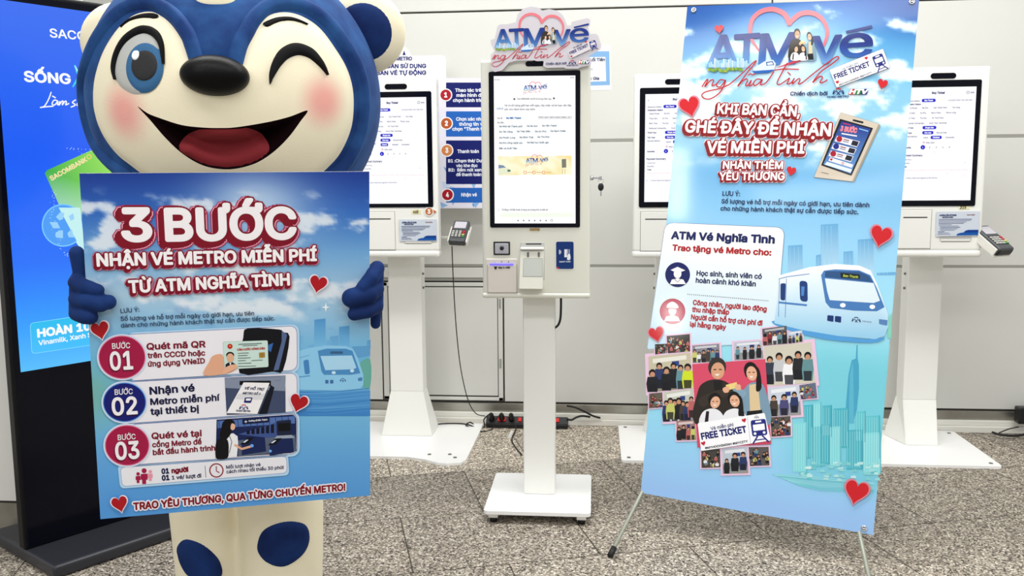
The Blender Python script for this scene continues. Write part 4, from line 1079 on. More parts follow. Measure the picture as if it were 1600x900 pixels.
A.stroke([b6(110, 584), b6(520, 572), b6(520, 600), b6(470, 605)], .6, (110, 120, 142), 2.6); A.poly([b6(182, 606), b6(440, 604), b6(440, 648), b6(182, 640)], (16, 18, 26), 2.6)
A.poly([b6(215, 618), b6(430, 622), b6(328, 878), b6(74, 872)], (244, 242, 244), 3.2); A.poly([b6(172, 708), b6(392, 712), b6(372, 762), b6(146, 758)], (222, 222, 226), 3.4)
A.text('VÉ HỖ TRỢ', *b6(220, 674), *b6(378, 684), 3.6, (40, 44, 96), 4, bold=.03, shear=.3); A.text('METRO SỐ 1', *b6(206, 714), *b6(352, 720), 3.2, (40, 44, 96), 4, bold=.03, shear=.3)
A.rrect([b6(226, 742), b6(290, 742), b6(276, 788), b6(216, 786)], 2, (40, 48, 120), 4); A.rrect([b6(236, 750), b6(278, 750), b6(272, 768), b6(232, 768)], .8, (244, 242, 244), 4.4)
metro_mark(A, *b6(216, 844), 14, (40, 48, 120), 4); A.text('HCMC METRO', *b6(154, 858), *b6(270, 862), 2.6, (40, 44, 96), 4, bold=.03)
A.build('step_panel', M_print, root, 'second step panel with a dark blue badge and a printed slip')
A = step([(207, 663), (464, 645.5), (464.5, 708), (196, 726)], (199, 695, 34, 31), rose,
         (('BƯỚC', 184.8, 686.8, 212.2, 685, 8.2), ('03', 182.2, 717, 217.9, 714.3, 26)),
         (('Quét vé tại', 237.7, 685.2, 314.8, 680.7, 9.4, .03), ('cổng Metro để', 238.6, 698, 314.8, 693.2, 7.8, .03), ('bắt đầu hành trình', 239.6, 710.2, 336, 702.8, 7.8, .03)), dr, '')
A.rrect([(338.5, 655), (463, 646.5), (463.5, 706.5), (337, 715)], [0, 10, 10, 0], (30, 44, 92), 2)
A.poly([b8(0, 90), b8(640, 50), b8(640, 110), b8(300, 130), b8(0, 150)], (92, 122, 180), 2.3)
for i in range(12): x = 10 + i * 52; A.stroke([b8(x, 88 - i * 4), b8(x + 8, 150)], 1.0, (40, 60, 120), 2.5)
A.poly([b8(205, 78), b8(425, 62), b8(425, 100), b8(206, 118)], (16, 24, 66), 3); A.text('Hướng đi Bến Thành', *b8(258, 96), *b8(412, 84), 2.5, (230, 236, 246), 3.4, bold=.03); A.stroke([b8(222, 96), b8(246, 94)], 1, (230, 236, 246), 3.4); A.stroke([b8(234, 86), b8(234, 106)], 1, (230, 236, 246), 3.4)
A.poly([b8(170, 200), b8(490, 100), b8(500, 215), b8(420, 230)], (70, 92, 150), 2.8)
for i in range(6): x = 240 + i * 40; A.poly([b8(x, 172 - i * 10), b8(x + 26, 164 - i * 10), b8(x + 26, 200 - i * 2), b8(x, 200 - i * 2)], (18, 24, 44), 3)
A.rrect([b8(486, 90), b8(606, 78), b8(612, 205), b8(490, 212)], 3, (34, 42, 70), 3.2); A.rrect([b8(500, 110), b8(598, 104), b8(602, 170), b8(502, 176)], 2, (12, 14, 22), 3.5); A.poly([b8(490, 212), b8(612, 205), b8(640, 230), b8(470, 236)], (160, 170, 190), 3.1)
A.poly([b8(170, 250), b8(640, 205), b8(655, 340), b8(170, 385)], (96, 106, 128), 2.6)
for x, y in ((200, 250), (430, 255)):
    A.poly([b8(x, y + 30), b8(x + 60, y - 15), b8(x + 190, y - 25), b8(x + 200, y + 90), b8(x, y + 122)], (28, 44, 92), 3.6); A.poly([b8(x - 15, y + 35), b8(x + 45, y - 20), b8(x + 100, y - 25), b8(x + 50, y + 30)], (14, 16, 26), 3.8); A.poly([b8(x + 8, y + 16), b8(x + 40, y - 6), b8(x + 56, y - 6), b8(x + 26, y + 18)], (226, 234, 244), 4)
A.disc(*b8(284, 294), 2.6, (120, 176, 244), 4.2); A.disc(*b8(436, 338), 2.2, (120, 176, 244), 4.2)
A.poly([b8(72, 200), b8(130, 190), b8(165, 215), b8(170, 270), b8(160, 384), b8(72, 394)], (238, 238, 242), 4.4); A.stroke([b8(140, 285), b8(200, 320), b8(272, 300)], 3.6, (226, 176, 146), 4.5)
A.poly([b8(44, 100), b8(90, 72), b8(136, 90), b8(140, 130), b8(105, 150), b8(110, 195), b8(60, 250), b8(18, 215), b8(30, 160)], (16, 15, 18), 4.8, 3); A.poly([b8(116, 110), b8(142, 118), b8(144, 150), b8(125, 165), b8(108, 150)], (232, 186, 158), 4.9, 3)
A.poly([b8(-8, 260), b8(40, 225), b8(85, 250), b8(92, 330), b8(80, 396), b8(-6, 400), b8(-18, 330)], (20, 20, 24), 5.1, 3); A.stroke([b8(96, 205), b8(118, 260), b8(98, 352)], .9, (30, 30, 34), 5.2)
A.build('step_panel', M_print, root, 'third step panel with a crimson badge and a girl at the gate')
A = Art(PB, base=5)
A.rrect([(184, 726), (450, 708), (452, 742), (188, 763)], 8, halo, 0)
A.rrect([(188.5, 730), (447.5, 712.5), (448, 738), (191.5, 759)], 7, (236, 235, 241), 1, border=(90, 110, 180), bw=1)
for x, y, k_, c in ((216, 746, .8, rose), (225.5, 744, 1.15, rose), (235, 742.5, .8, (232, 160, 176))):
    A.disc(x, y - 8 * k_, 3.4 * k_, c, 2); A.poly([(x - 4.6 * k_, y - 3.6 * k_), (x + 4.6 * k_, y - 4.2 * k_), (x + 4.8 * k_, y + 4 * k_), (x + 2.8 * k_, y + 4 * k_), (x + 2.6 * k_, y + 10 * k_), (x - 2.6 * k_, y + 10 * k_), (x - 2.8 * k_, y + 4 * k_), (x - 4.8 * k_, y + 4 * k_)], c, 2)
A.text('01', 253.3, 739.4, 264, 738.4, 7.4, (34, 38, 84), 2, bold=.05); A.text('người', 268.9, 738.2, 294, 736, 7, dr, 2, bold=.05); A.text('01', 253.8, 749.8, 264.6, 748.8, 7.4, (34, 38, 84), 2, bold=.05); A.text('1 vé/ lượt đi', 269, 748.4, 314.4, 745, 5.6, (44, 44, 84), 2, bold=.025)
A.stroke([(320.5, 727), (321.8, 745)], .7, (90, 90, 120), 2); A.disc(338.2, 734.2, 11.2, (150, 24, 44), 2, inner=.84, n=40); A.stroke([(338, 727.5), (338.2, 735.4), (343, 737.6)], 1.5, (150, 24, 44), 2)
A.text('Mỗi lượt nhận vé', 353.7, 731.7, 407, 727.3, 5, (56, 56, 96), 2, bold=.02); A.text('cách nhau tối thiểu 30 phút', 354.2, 738.8, 443.3, 731.6, 5, (56, 56, 96), 2, bold=.02)
A.build('rule_panel', M_print, root)
A = Art(PB, base=4)
A.text('TRAO YÊU THƯƠNG, QUA TỪNG CHUYẾN METRO!', 209.4, 795.8, 539, 765.2, 10.6, (140, 22, 38), 3, bold=.035, outline=[(.14, (238, 238, 246), 0, 0)])
A.build('slogan_lettering', M_print, root)
for x, y, h, r in ((187.5, 785, 23, -.25), (157, 514, 26, -.22), (466.5, 627.5, 26, .3), (497, 442, 25, .22)):
    A = Art(PB, base=10); A.heart(x, y, h, r, (178, 30, 40), 4, (236, 226, 236)); A.build('heart', M_print, root)

# ------------------------------------------------------------------ leaning banner on its X stand
PN = Plane((0.3414, 3.5265, 1.9351), (0.9501, -0.3096, -0.0388), (0.0937, 0.1646, 0.9819))
NQ = [(1074, 10), (1436.5, -4), (1364.5, 836), (1001, 770)]
def nb(x, y):
    v = (y - 10 + (x - 1074) * .0387) / (770 - 10 + (x - 1074) * .21); u = (x - (1074 - 73 * v)) / 363.0; return u, v
def banner_bg(x, y):
    u, v = nb(x, y)
    c = ramp([(0, (62, 120, 190)), (.08, (112, 182, 224)), (.17, (150, 204, 230)), (.27, (168, 212, 234)), (.34, (132, 190, 228)), (.46, (148, 204, 238)), (.58, (158, 220, 240)), (.70, (150, 220, 236)), (.82, (146, 218, 238)), (.93, (150, 204, 242)), (1.0, (150, 192, 240))], v)
    dk = (math.exp(-(u / .22) ** 2 - (v / .1) ** 2) * .8 + math.exp(-((u - 1) / .2) ** 2 - (v / .07) ** 2)); c = mix(c, (44, 98, 170), min(1, dk) * .85)
    g = math.exp(-((u - .45) / .22) ** 2 - ((v - .12) / .08) ** 2); c = mix(c, (238, 246, 252), g * .85)
    if v < .34:
        d = fbm(x * .016, y * .032, 3.0, 7) + .5 * math.exp(-((v - .2) / .05) ** 2) + .8 * math.exp(-((u - .02) / .1) ** 2 - ((v - .14) / .045) ** 2) + .4 * math.exp(-((u - .8) / .2) ** 2 - ((v - .09) / .04) ** 2) - .3 * (1 - sstep(.02, .07, v)) - .1
        c = mix(c, (242, 248, 252), sstep(.08, .6, d) * (1 - sstep(.28, .34, v)) * .92)
    c = mix(c, (236, 248, 254), .22 * sstep(.3, .5, v))
    if v > .62 and u > .5: c = mix(c, (128, 208, 220), sstep(.5, .75, u) * sstep(.62, .72, v) * (1 - sstep(.9, .97, v)) * .7)
    return c
root = thing('banner_stand', 'tall sky-blue printed ticket banner leaning on a thin X-frame stand', 'banner', Matrix.Translation(Vector((.55, 3.12, 0))))
bm = bmesh.new(); prism(bm, [PN.w(*p) for p in NQ], PN.n * -0.0015); bn = obj('banner', bm, mat('banner_back', (225, 228, 230), .4), root)
A = Art(PN, base=1); A.grid(NQ, 110, 240, banner_bg, 0)
# skyline at the lower right
n6 = lambda x, y: (1180 + x / 2.368, 480 + y / 2.368)
rnd = random.Random(9)
pal = ((120, 206, 216), (98, 192, 206), (150, 222, 228))
A.poly([n6(330, 430), n6(345, 250), n6(357, 196), n6(372, 190), n6(375, 140), n6(379, 140), n6(379, 190), n6(384, 215), n6(384, 300), n6(376, 380), n6(362, 430)], (92, 178, 206), .5)
A.poly([n6(350, 250), n6(362, 200), n6(366, 430), n6(345, 430)], (112, 192, 214), .7)
for x0_, w_, y0_, y1_ in ((180, 34, 360, 560), (215, 30, 352, 470), (250, 34, 362, 480), (290, 56, 372, 520), (372, 36, 384, 500), (410, 52, 400, 560), (140, 52, 425, 610), (206, 40, 440, 590), (246, 30, 430, 580), (276, 42, 440, 590), (338, 60, 452, 600), (400, 66, 462, 615)):
    c = pal[rnd.randrange(3)]
    A.poly([n6(x0_, y0_ + 3), n6(x0_ + w_, y0_), n6(x0_ + w_, y1_), n6(x0_, y1_)], c, .9 + y0_ * .001)
    for i in range(int(w_ / 9)): A.stroke([n6(x0_ + 4 + i * 9, y0_ + 8), n6(x0_ + 4 + i * 9, y1_ - 6)], .8, mix(c, (220, 244, 246), .55), 1.5 + y0_ * .001)
    A.stroke([n6(x0_ + w_ - 2, y0_), n6(x0_ + w_ - 2, y1_)], 1, mix(c, (60, 150, 176), .5), 1.6 + y0_ * .001)
for i in range(46):
    x, y = rnd.uniform(140, 445), rnd.uniform(572, 640); A.poly([n6(x, y), n6(x + rnd.uniform(10, 24), y - 2), n6(x + 20, y + 9), n6(x - 2, y + 8)], mix((116, 200, 206), (214, 240, 240), rnd.random()), 2.1 + i * .004)
for i in range(9): A.stroke([n6(60 + i * 12, 616 + i * 5), n6(240, 630 + i * 6), n6(440, 650 + i * 4)], 1.4, mix((132, 212, 220), (180, 232, 238), rnd.random()), 2.0)
# towers behind the train
n3 = lambda x, y: (1010 + x / 4, 270 + y / 4)
for xa, xb, yt in ((885, 975, 450), (1090, 1198, 318), (1232, 1290, 488), (1322, 1418, 412), (1060, 1092, 510), (1440, 1560, 620)):
    f = lambda x, y, y0=270 + yt / 4: mix((126, 184, 222), (196, 226, 242), (y - y0) / 60)
    A.poly([n3(xa, yt + 6), n3(xb, yt), n3(xb + 4, 640), n3(xa, 640)], f, .5)
    for i in range(3): A.stroke([n3(xa + 14 + i * 26, yt + 14), n3(xa + 14 + i * 26, 620)], .7, (170, 212, 236), .8)
A.build('printed_background', M_vinyl, bn)
A = Art(PN, base=5); campaign_logo(A, 1, True, outline=None); A.build('campaign_logo', M_vinyl, bn)
A = Art(PN, base=5)
ol = [(.16, (244, 226, 230), -.03, -.05), (.12, (164, 26, 40), -.03, -.05), (.10, (150, 22, 36), -.07, -.09), (.085, (164, 26, 40), 0, 0)]
wt = (248, 246, 248)
A.text('KHI BẠN CẦN,', 1121, 177.5, 1249, 182, 15, wt, 3, bold=.028, outline=ol); A.text('GHÉ ĐÂY ĐỂ NHẬN', 1071, 206.5, 1297, 212.5, 17.5, wt, 5, bold=.028, outline=ol)
A.text('VÉ MIỄN PHÍ', 1105, 238.5, 1256, 239.5, 17, wt, 3, bold=.028, outline=ol); A.text('NHẬN THÊM', 1130, 263.5, 1223, 264, 11, wt, 3, bold=.028, outline=ol); A.text('YÊU THƯƠNG', 1124.5, 281.5, 1225.7, 281.5, 11.5, wt, 5, bold=.028, outline=ol)
A.build('heading_lettering', M_vinyl, bn)
A = Art(PN, base=4); nv = (34, 56, 104)
A.text('LƯU Ý:', 1129, 305.6, 1156, 306.4, 6.6, nv, 1, bold=.02); A.text('Số lượng vé hỗ trợ mỗi ngày có giới hạn, ưu tiên dành', 1127.5, 317.6, 1358, 323.8, 6.4, nv, 1, bold=.02); A.text('cho những hành khách thật sự cần được tiếp sức.', 1126, 328.8, 1341, 334.6, 6.4, nv, 1, bold=.02)
A.build('note_lettering', M_vinyl, bn)
A = Art(PN, base=4)
bl = (26, 44, 112); rd = (186, 34, 52); wb = (248, 247, 244)
cq = [(1040, 348), (1226, 356), (1211, 535), (1012, 545)]
A.rrect(cq, [14, 14, 3, 3], lambda x, y: mix(wb, (206, 232, 246), sstep(500, 545, y)), 1, border=lambda x, y: mix((70, 96, 160), (206, 232, 246), sstep(420, 520, y)), bw=1.2)
A.text('ATM Vé Nghĩa Tình', 1049.5, 373, 1209.5, 380.2, 11, bl, 2, bold=.04); A.text('Trao tặng vé Metro cho:', 1051, 391.2, 1204.5, 399.2, 8.6, rd, 2, bold=.035)
A.disc(1059, 429.3, 19.4, (30, 46, 116), 2, n=40); A.poly([(1059, 417), (1071, 422.5), (1059, 427), (1048, 422)], wb, 3); A.disc(1059, 428, 6, wb, 2.8, ry=7, inner=None); A.poly([(1047, 444), (1050, 437), (1059, 435), (1068, 437), (1072, 444)], wb, 3); A.stroke([(1054, 436), (1059, 441), (1064, 436)], .8, (30, 46, 116), 3.4)
A.text('Học sinh, sinh viên có', 1088.7, 430.3, 1190, 435.8, 7.4, (40, 56, 112), 2, bold=.03); A.text('hoàn cảnh khó khăn', 1087.5, 441.5, 1180.5, 447.5, 7.4, (40, 56, 112), 2, bold=.03)
for i in range(42): t = i / 41; A.disc(1075 + 125 * t, 459.8 + 10.2 * t, .75, (70, 70, 90), 2, n=6)
A.disc(1051, 486.5, 20, (186, 36, 84), 2, n=40); A.poly([(1043, 481), (1044, 475), (1051, 471.5), (1058, 475.5), (1059.5, 481.5)], wb, 3, 3); A.disc(1051, 486, 6, wb, 2.8, ry=6.6); A.stroke([(1041.5, 481.5), (1060.5, 482.5)], 1.4, (186, 36, 84), 3.3); A.poly([(1038, 502), (1041, 495), (1051, 492), (1060, 495.5), (1063, 502)], wb, 3)
for s, xa, ya, xb, yb in (('Công nhân, người lao động', 1083, 476, 1197.4, 486.6), ('thu nhập thấp', 1081.8, 487, 1138.9, 491.4), ('Người cần hỗ trợ chi phí đi', 1080, 498.6, 1190.8, 508.6), ('lại hằng ngày', 1078.4, 509.8, 1134, 515)): A.text(s, xa, ya, xb, yb, 7.2, rd, 2, bold=.035)
A.build('beneficiary_panel', M_vinyl, bn)
# the train
A = Art(PN, base=5); wh = (240, 246, 250); bw_ = (92, 142, 196)
A.poly([n3(835, 640), n3(1020, 590), n3(1180, 570), n3(1330, 580), n3(1400, 610), n3(1440, 690), n3(1510, 880), n3(1512, 960), n3(1490, 1020), n3(1430, 1040), n3(1200, 1020), n3(960, 980), n3(800, 940)], lambda x, y: mix((244, 249, 252), (168, 212, 236), sstep(455, 525, y)), 1)
A.poly([n3(1092, 640), n3(1110, 612), n3(1180, 604), n3(1330, 610), n3(1400, 640), n3(1440, 720), n3(1488, 840), n3(1440, 866), n3(1300, 862), n3(1150, 845), n3(1120, 810)], bw_, 1.4)
A.poly([n3(1116, 660), n3(1420, 690), n3(1460, 800), n3(1420, 814), n3(1300, 806), n3(1146, 796), n3(1130, 740)], (226, 238, 244), 1.7)
A.poly([n3(1116, 640), n3(1120, 615), n3(1330, 618), n3(1392, 646), n3(1416, 684), n3(1116, 652)], (64, 104, 150), 1.6)
A.poly([n3(1213, 625), n3(1334, 636), n3(1334, 664), n3(1215, 656)], (26, 44, 40), 1.9); A.text('Ben Thanh', *n3(1230, 650), *n3(1322, 659), 3.6, (206, 220, 110), 2.2, bold=.02)
for x, y in ((1228, 828), (1412, 838)): A.disc(*n3(x, y), 5.8, bw_, 1.8, ry=4.6); A.disc(*n3(x, y), 4.4, (250, 252, 252), 2.0, ry=3.4)
A.rrect([n3(958, 675), n3(1006, 680), n3(1008, 808), n3(962, 800)], 5, (40, 80, 140), 1.5, border=(130, 160, 200), bw=.8); A.poly([n3(968, 710), n3(990, 712), n3(984, 770), n3(968, 768)], (96, 150, 206), 1.8)
A.rrect([n3(838, 692), n3(872, 690), n3(868, 800), n3(838, 795)], 3, (40, 80, 140), 1.5)
A.stroke([n3(828, 664), n3(880, 650), n3(1020, 632)], 1.0, (90, 140, 196), 1.5); A.stroke([n3(832, 660), n3(826, 900)], .8, (90, 140, 196), 1.5); A.stroke([n3(876, 660), n3(868, 905)], .8, (90, 140, 196), 1.5)
A.stroke([n3(826, 810), n3(1004, 828)], 3, (92, 146, 200), 1.45)
for x, y in ((268, 30), (296, 33)): A.rrect([n6(x, y), n6(x + 22, y + 2), n6(x + 21, y + 24), n6(x - 1, y + 20)], 1.2, (40, 70, 130), 1.8, border=(110, 150, 200), bw=.8)
A.rrect([n6(458, 44), n6(490, 48), n6(488, 68), n6(458, 62)], 1, (110, 150, 196), 1.8)
metro_mark(A, *n6(374, 56), 14, (36, 60, 120), 1.8, red=(36, 60, 120), sl=.1); A.text('HCMC METRO', *n6(396, 54), *n6(430, 58), 2.0, (36, 60, 120), 1.8)
A.poly([n6(70, 50), n6(200, 84), n6(400, 118), n6(480, 112), n6(430, 132), n6(250, 118), n6(90, 74)], (104, 172, 222), .8, 3)
A.poly([n6(494, 40), n6(505, 20), n6(503, 118), n6(488, 110)], (150, 214, 198), .7)
A.build('printed_train', M_vinyl, bn)
# the kiosk drawn beside the heading
A = Art(PN, base=5)
n2 = lambda x, y: (1030 + x / 4, 140 + y / 4)
A.rrect([n2(1135, 145), n2(1372, 215), n2(1205, 575), n2(968, 548)], 1.5, (214, 204, 190), 1, border=(90, 86, 80), bw=.6)
A.poly([n2(1372, 215), n2(1382, 224), n2(1216, 580), n2(1205, 575)], (176, 166, 150), 1)
A.rrect([n2(1212, 186), n2(1278, 202), n2(1274, 214), n2(1208, 197)], 1.2, (24, 22, 22), 1.5)
A.rrect([n2(1130, 184), n2(1337, 242), n2(1202, 540), n2(1012, 474)], 1.2, (22, 22, 34), 1.5)
A.poly([n2(1140, 198), n2(1322, 248), n2(1196, 526), n2(1026, 468)], lambda x, y: mix((40, 66, 150), (120, 170, 216), (y - 190) / 80), 1.8)
A.text('3 BƯỚC', *n2(1132, 258), *n2(1232, 272), 7, (236, 150, 160), 2.4, bold=.06, outline=[(.08, (170, 24, 50), 0, 0)]); A.stroke([n2(1140, 276), n2(1236, 292)], 2, (244, 236, 240), 2.3); A.stroke([n2(1150, 212), n2(1196, 222)], 1.4, (214, 60, 80), 2.3); A.stroke([n2(1250, 246), n2(1306, 262)], 1.6, (150, 200, 240), 2.3)
for i, (x, y, c) in enumerate(((1126, 310, (180, 30, 60)), (1106, 356, (40, 60, 150)), (1088, 402, (180, 30, 60)))):
    A.poly([n2(x - 14, y - 20), n2(x + 128, y + 16), n2(x + 110, y + 52), n2(x - 30, y + 14)], (236, 234, 240), 2.2); A.disc(*n2(x, y), 4.6, c, 2.6); A.stroke([n2(x + 26, y + 2), n2(x + 62, y + 11)], 1.4, (150, 40, 60), 2.6); A.stroke([n2(x + 22, y + 13), n2(x + 58, y + 22)], 1, (70, 60, 90), 2.6); A.poly([n2(x + 84, y + 8), n2(x + 122, y + 18), n2(x + 110, y + 46), n2(x + 72, y + 36)], (40, 46, 66), 2.6)
A.poly([n2(1068, 424), n2(1212, 470), n2(1204, 490), n2(1058, 446)], (240, 238, 242), 2.2); A.poly([n2(1050, 452), n2(1206, 500), n2(1196, 520), n2(1034, 470)], (224, 236, 246), 2.1)
A.heart(*n2(1076, 438), 4, 0, (190, 40, 60), 2.6); A.disc(*n2(1148, 462), 2, (190, 40, 60), 2.6, inner=.6)
A.stroke([n2(1012, 517), n2(1060, 528)], .7, (120, 110, 100), 2); A.build('printed_kiosk', M_vinyl, bn)
# collage of snapshots in a heart shape
A = Art(PN, base=4)
def cl(pts): return pts
quads = [((1023.6, 538), (1042.5, 537), (1043, 551), (1024, 554)), ((1042, 525), (1078, 522), (1078.5, 549), (1044, 552)), ((1013.5, 557), (1079, 551), (1082, 606), (1015, 613)), ((1082, 540), (1124, 537), (1125, 565), (1082.5, 567)), ((1147, 535), (1190.5, 532), (1193, 560), (1148, 563)), ((1191, 514), (1229, 509), (1231, 537), (1193, 540)), ((1231, 519), (1253.5, 516), (1255, 534), (1232.5, 537)), ((1194, 541), (1267.5, 535), (1274, 598), (1198.5, 603)), ((1014.5, 615), (1035, 613), (1036, 636), (1014.5, 638)), ((1037.5, 613), (1083, 607), (1085, 656), (1039, 659)), ((1057, 658), (1086, 656), (1088, 687), (1058.5, 688)), ((1200, 606), (1248, 601), (1252, 648), (1203, 651)), ((1249, 602), (1274.5, 598), (1277, 622), (1251.5, 624)), ((1204, 652), (1235, 650), (1235.7, 680), (1205.5, 682)), ((1096, 704), (1125, 701), (1126, 730), (1096.5, 731)), ((1129, 701), (1167, 698), (1169.5, 739), (1129.5, 740)), ((1170, 698.5), (1201, 698), (1202.5, 727), (1172, 728))]
bgs = ((70, 66, 60), (74, 70, 64), (206, 200, 178), (150, 150, 160), (196, 202, 214), (110, 108, 112), (196, 206, 220), (214, 210, 196), (120, 112, 100), (206, 208, 196), (176, 140, 136), (210, 216, 228), (120, 130, 150), (110, 104, 96), (90, 86, 80), (198, 206, 216), (110, 106, 104))
np_ = (14, 22, 6, 6, 4, 5, 4, 5, 14, 7, 4, 3, 14, 22, 16, 3, 16)
for i, q in enumerate(quads):
    cx_q = sum(p[0] for p in q) / 4; cy_q = sum(p[1] for p in q) / 4
    A.poly([(cx_q + (p[0] - cx_q) * 1.16, cy_q + (p[1] - cy_q) * 1.16) for p in q], (234, 206, 226), 1); A.poly(q, bgs[i], 2)
    rnd = random.Random(i); Q = lambda u, v: ((q[0][0] * (1 - u) + q[1][0] * u) * (1 - v) + (q[3][0] * (1 - u) + q[2][0] * u) * v, (q[0][1] * (1 - u) + q[1][1] * u) * (1 - v) + (q[3][1] * (1 - u) + q[2][1] * u) * v)
    if np_[i] < 9:      # an interior: wall, window band, floor
        A.poly([Q(0, .62), Q(1, .55), Q(1, 1), Q(0, 1)], mix(bgs[i], (120, 112, 96), .45), 2.1); A.poly([Q(.1, .08), Q(.9, .06), Q(.9, .18), Q(.1, .2)], mix(bgs[i], (250, 250, 250), .6), 2.1); A.poly([Q(.55, .2), Q(.72, .2), Q(.72, .34), Q(.55, .34)], (60, 84, 150), 2.15)
    n = np_[i]; k_ = (q[3][1] - q[0][1]); sc_ = .95 / math.sqrt(n) if n > 8 else .3
    for j in range(n):
        u = (j + .5) / n if n < 9 else rnd.uniform(.06, .94); v = rnd.uniform(.28, .5) if n < 9 else .12 + .8 * j / n
        r = k_ * (.085 if n < 9 else .06) * rnd.uniform(.85, 1.2); c = rnd.choice(((40, 42, 50), (230, 230, 234), (60, 74, 120), (150, 60, 70), (36, 40, 46), (206, 210, 130), (120, 160, 170), (90, 80, 72), (196, 120, 120)))
        if i == 2 and j == 5: c = (214, 226, 60)
        if i == 7: c = ((70, 80, 96), (206, 208, 210), (240, 240, 242), (50, 50, 56), (120, 160, 164))[j]
        if i == 11 and j == 1: c = (96, 92, 140)
        x, y = Q(u, v); bh = min(k_ * (.62 if n < 9 else .22), (Q(u, 1)[1] - y)); w = r * 1.7
        A.poly([(x - w * .8, y + r * .9), (x + w * .8, y + r * .8), (x + w, y + bh * .55), (x + w * .8, y + bh), (x - w * .8, y + bh), (x - w, y + bh * .55)], c, 2.3 + j * .02)
        if n < 9: A.poly([(x - w * .7, y + bh * .6), (x + w * .7, y + bh * .6), (x + w * .6, y + bh), (x - w * .6, y + bh)], mix(c, (30, 30, 40), .7), 2.31 + j * .02)
        A.disc(x, y - r * .15, r * 1.05, (24, 20, 20), 2.32 + j * .02, ry=r * 1.15, n=10); A.disc(x, y + r * .25, r * .72, (206, 162, 134), 2.33 + j * .02, ry=r * .8, n=10)
cq = [(1082, 569), (1196, 561), (1205, 694), (1090, 699)]
A.poly(cq, (220, 98, 124), 4)
people(A, [(1088, 556), (1198, 556), (1204, 664), (1084, 664)], 4.5)
A.rrect([(1090.5, 661), (1195, 645), (1205, 688), (1096, 704.5)], 2.5, (249, 249, 252), 8.5)
A.stroke([(1168, 651), (1173.5, 694)], .5, (170, 170, 196), 9); A.text('Vé miễn phí', 1111.5, 672, 1147, 665.5, 5, (70, 72, 130), 9, bold=.02); A.text('FREE TICKET', 1097.5, 686.3, 1167, 675, 9.4, (40, 46, 128), 9, bold=.04); A.text('#MYHOCHIMINH #MYCITY', 1102.5, 701.6, 1169, 690.8, 3.2, (30, 30, 60), 9, bold=.03)
A.heart(1163, 656.6, 6.5, -.3, (206, 50, 76), 9); A.heart(1099.5, 692.6, 6.5, -.3, (206, 50, 76), 9)
train_icon(A, (1186.5, 670), 24, 27, (.985, -.12), (-.12, -.985), (50, 58, 146), 9); metro_mark(A, 1182.5, 653.5, 7, (50, 50, 70), 9, red=(50, 50, 70))
A.build('snapshot_collage', M_vinyl, bn)
for x, y, h, r in ((1124, 46, 13, -.1), (1078, 166, 28, -.25), (1379, 131.5, 15, .25), (1236.5, 267.5, 14, .25), (1376.5, 368, 30, .25), (1026, 521.5, 21, -.2), (1338.5, 767, 34, .25)):
    A = Art(PN, base=10); A.heart(x, y, h, r, (212, 44, 56), 4, (220, 150, 165) if h > 16 else None); A.build('heart', M_vinyl, bn)
# grommets
for x, y in ((1084, 16), (1425, 3), (1350, 825.5)):
    c = PN.w(x, y, .0022); bm = bmesh.new()
    tube(bm, [c + (PN.u * math.cos(a) + PN.v * math.sin(a)) * .0075 for a in [2 * math.pi * i / 20 for i in range(21)]], .0028, 8); ellipsoid(bm, c - PN.n * .001, .006, .006, .003); obj('grommet', bm, M_chrome, root)
# the stand behind: hub, four poles, feet
hub = PN.w(1225, 400, -.10)
bm = bmesh.new(); ellipsoid(bm, hub, .03, .03, .03); obj('hub', bm, M_rubber, root)
def pole(a, b, name='pole'):
    bm = bmesh.new(); tube(bm, [hub, a, b] if b is not None else [hub, a], .0072, 12); return obj(name, bm, M_alu, root)
pole(PN.w(1080, 14, -.012), None); pole(PN.w(1430, 3, -.012), None)
fl_ = ground(954.5, 866, 0.012); fr_ = ground(1362, 920, 0.012)
pl_ = pole(PN.w(1004, 766, -.012), fl_); pr_ = pole(PN.w(1341, 828, -.012), fr_)
fb = ground(1213, 812, 0.012) + Vector((0.02, .12, 0)); pb_ = pole(fb, None, 'rear_leg')
for p_, f_, k_ in ((pl_, fl_, PN.w(1004, 766, -.012)), (pr_, fr_, PN.w(1341, 828, -.012)), (pb_, fb, hub)):
    d = (k_ - f_).normalized(); bm = bmesh.new(); tube(bm, [f_ - d * .008, f_ + d * .03], .0105, 12); obj('rubber_foot', bm, M_rubber, p_)

# ------------------------------------------------------------------ digital totem at the left
q0, q1 = ground(38.9, 860.4, .045), ground(207.8, 807.8, .045)
PD = Plane(q0, (q1 - q0), (0, 0, 1))
TW = 0.80
ztop = PD.w(121.5, 0).z - .045
zc = PD.w(30, 566).z - .045
D = PD
def dbox(bm, a0, a1, b0, b1, n0, n1, bev=.0, seg=2):
    M = Matrix(((D.u.x, D.n.x, 0, D.o.x), (D.u.y, D.n.y, 0, D.o.y), (0, 0, 1, D.o.z), (0, 0, 0, 1)))
    box(bm, a0, a1, n0, n1, b0, b1, bev, seg, M)
root = thing('digital_totem', 'black freestanding screen totem with a lit blue bank advert, behind the bear costume', 'screen', Matrix(((D.u.x, D.v.x, D.n.x, D.o.x + D.u.x * .4), (D.u.y, D.v.y, D.n.y, D.o.y + D.u.y * .4), (D.u.z, D.v.z, D.n.z, 0), (0, 0, 0, 1))))
bm = bmesh.new(); dbox(bm, 0, TW, 0, ztop, -.045, 0, .006); obj('panel', bm, M_totem, root)
bm = bmesh.new(); dbox(bm, .01, TW - .01, 0, zc, -.075, -.02, .01); obj('rear_cabinet', bm, M_totem, root)
bm = bmesh.new(); dbox(bm, .012, TW - .012, .004, ztop - .012, -.004, .0015, .001, 1); gl_ = obj('glass_front', bm, M_bezel, root)
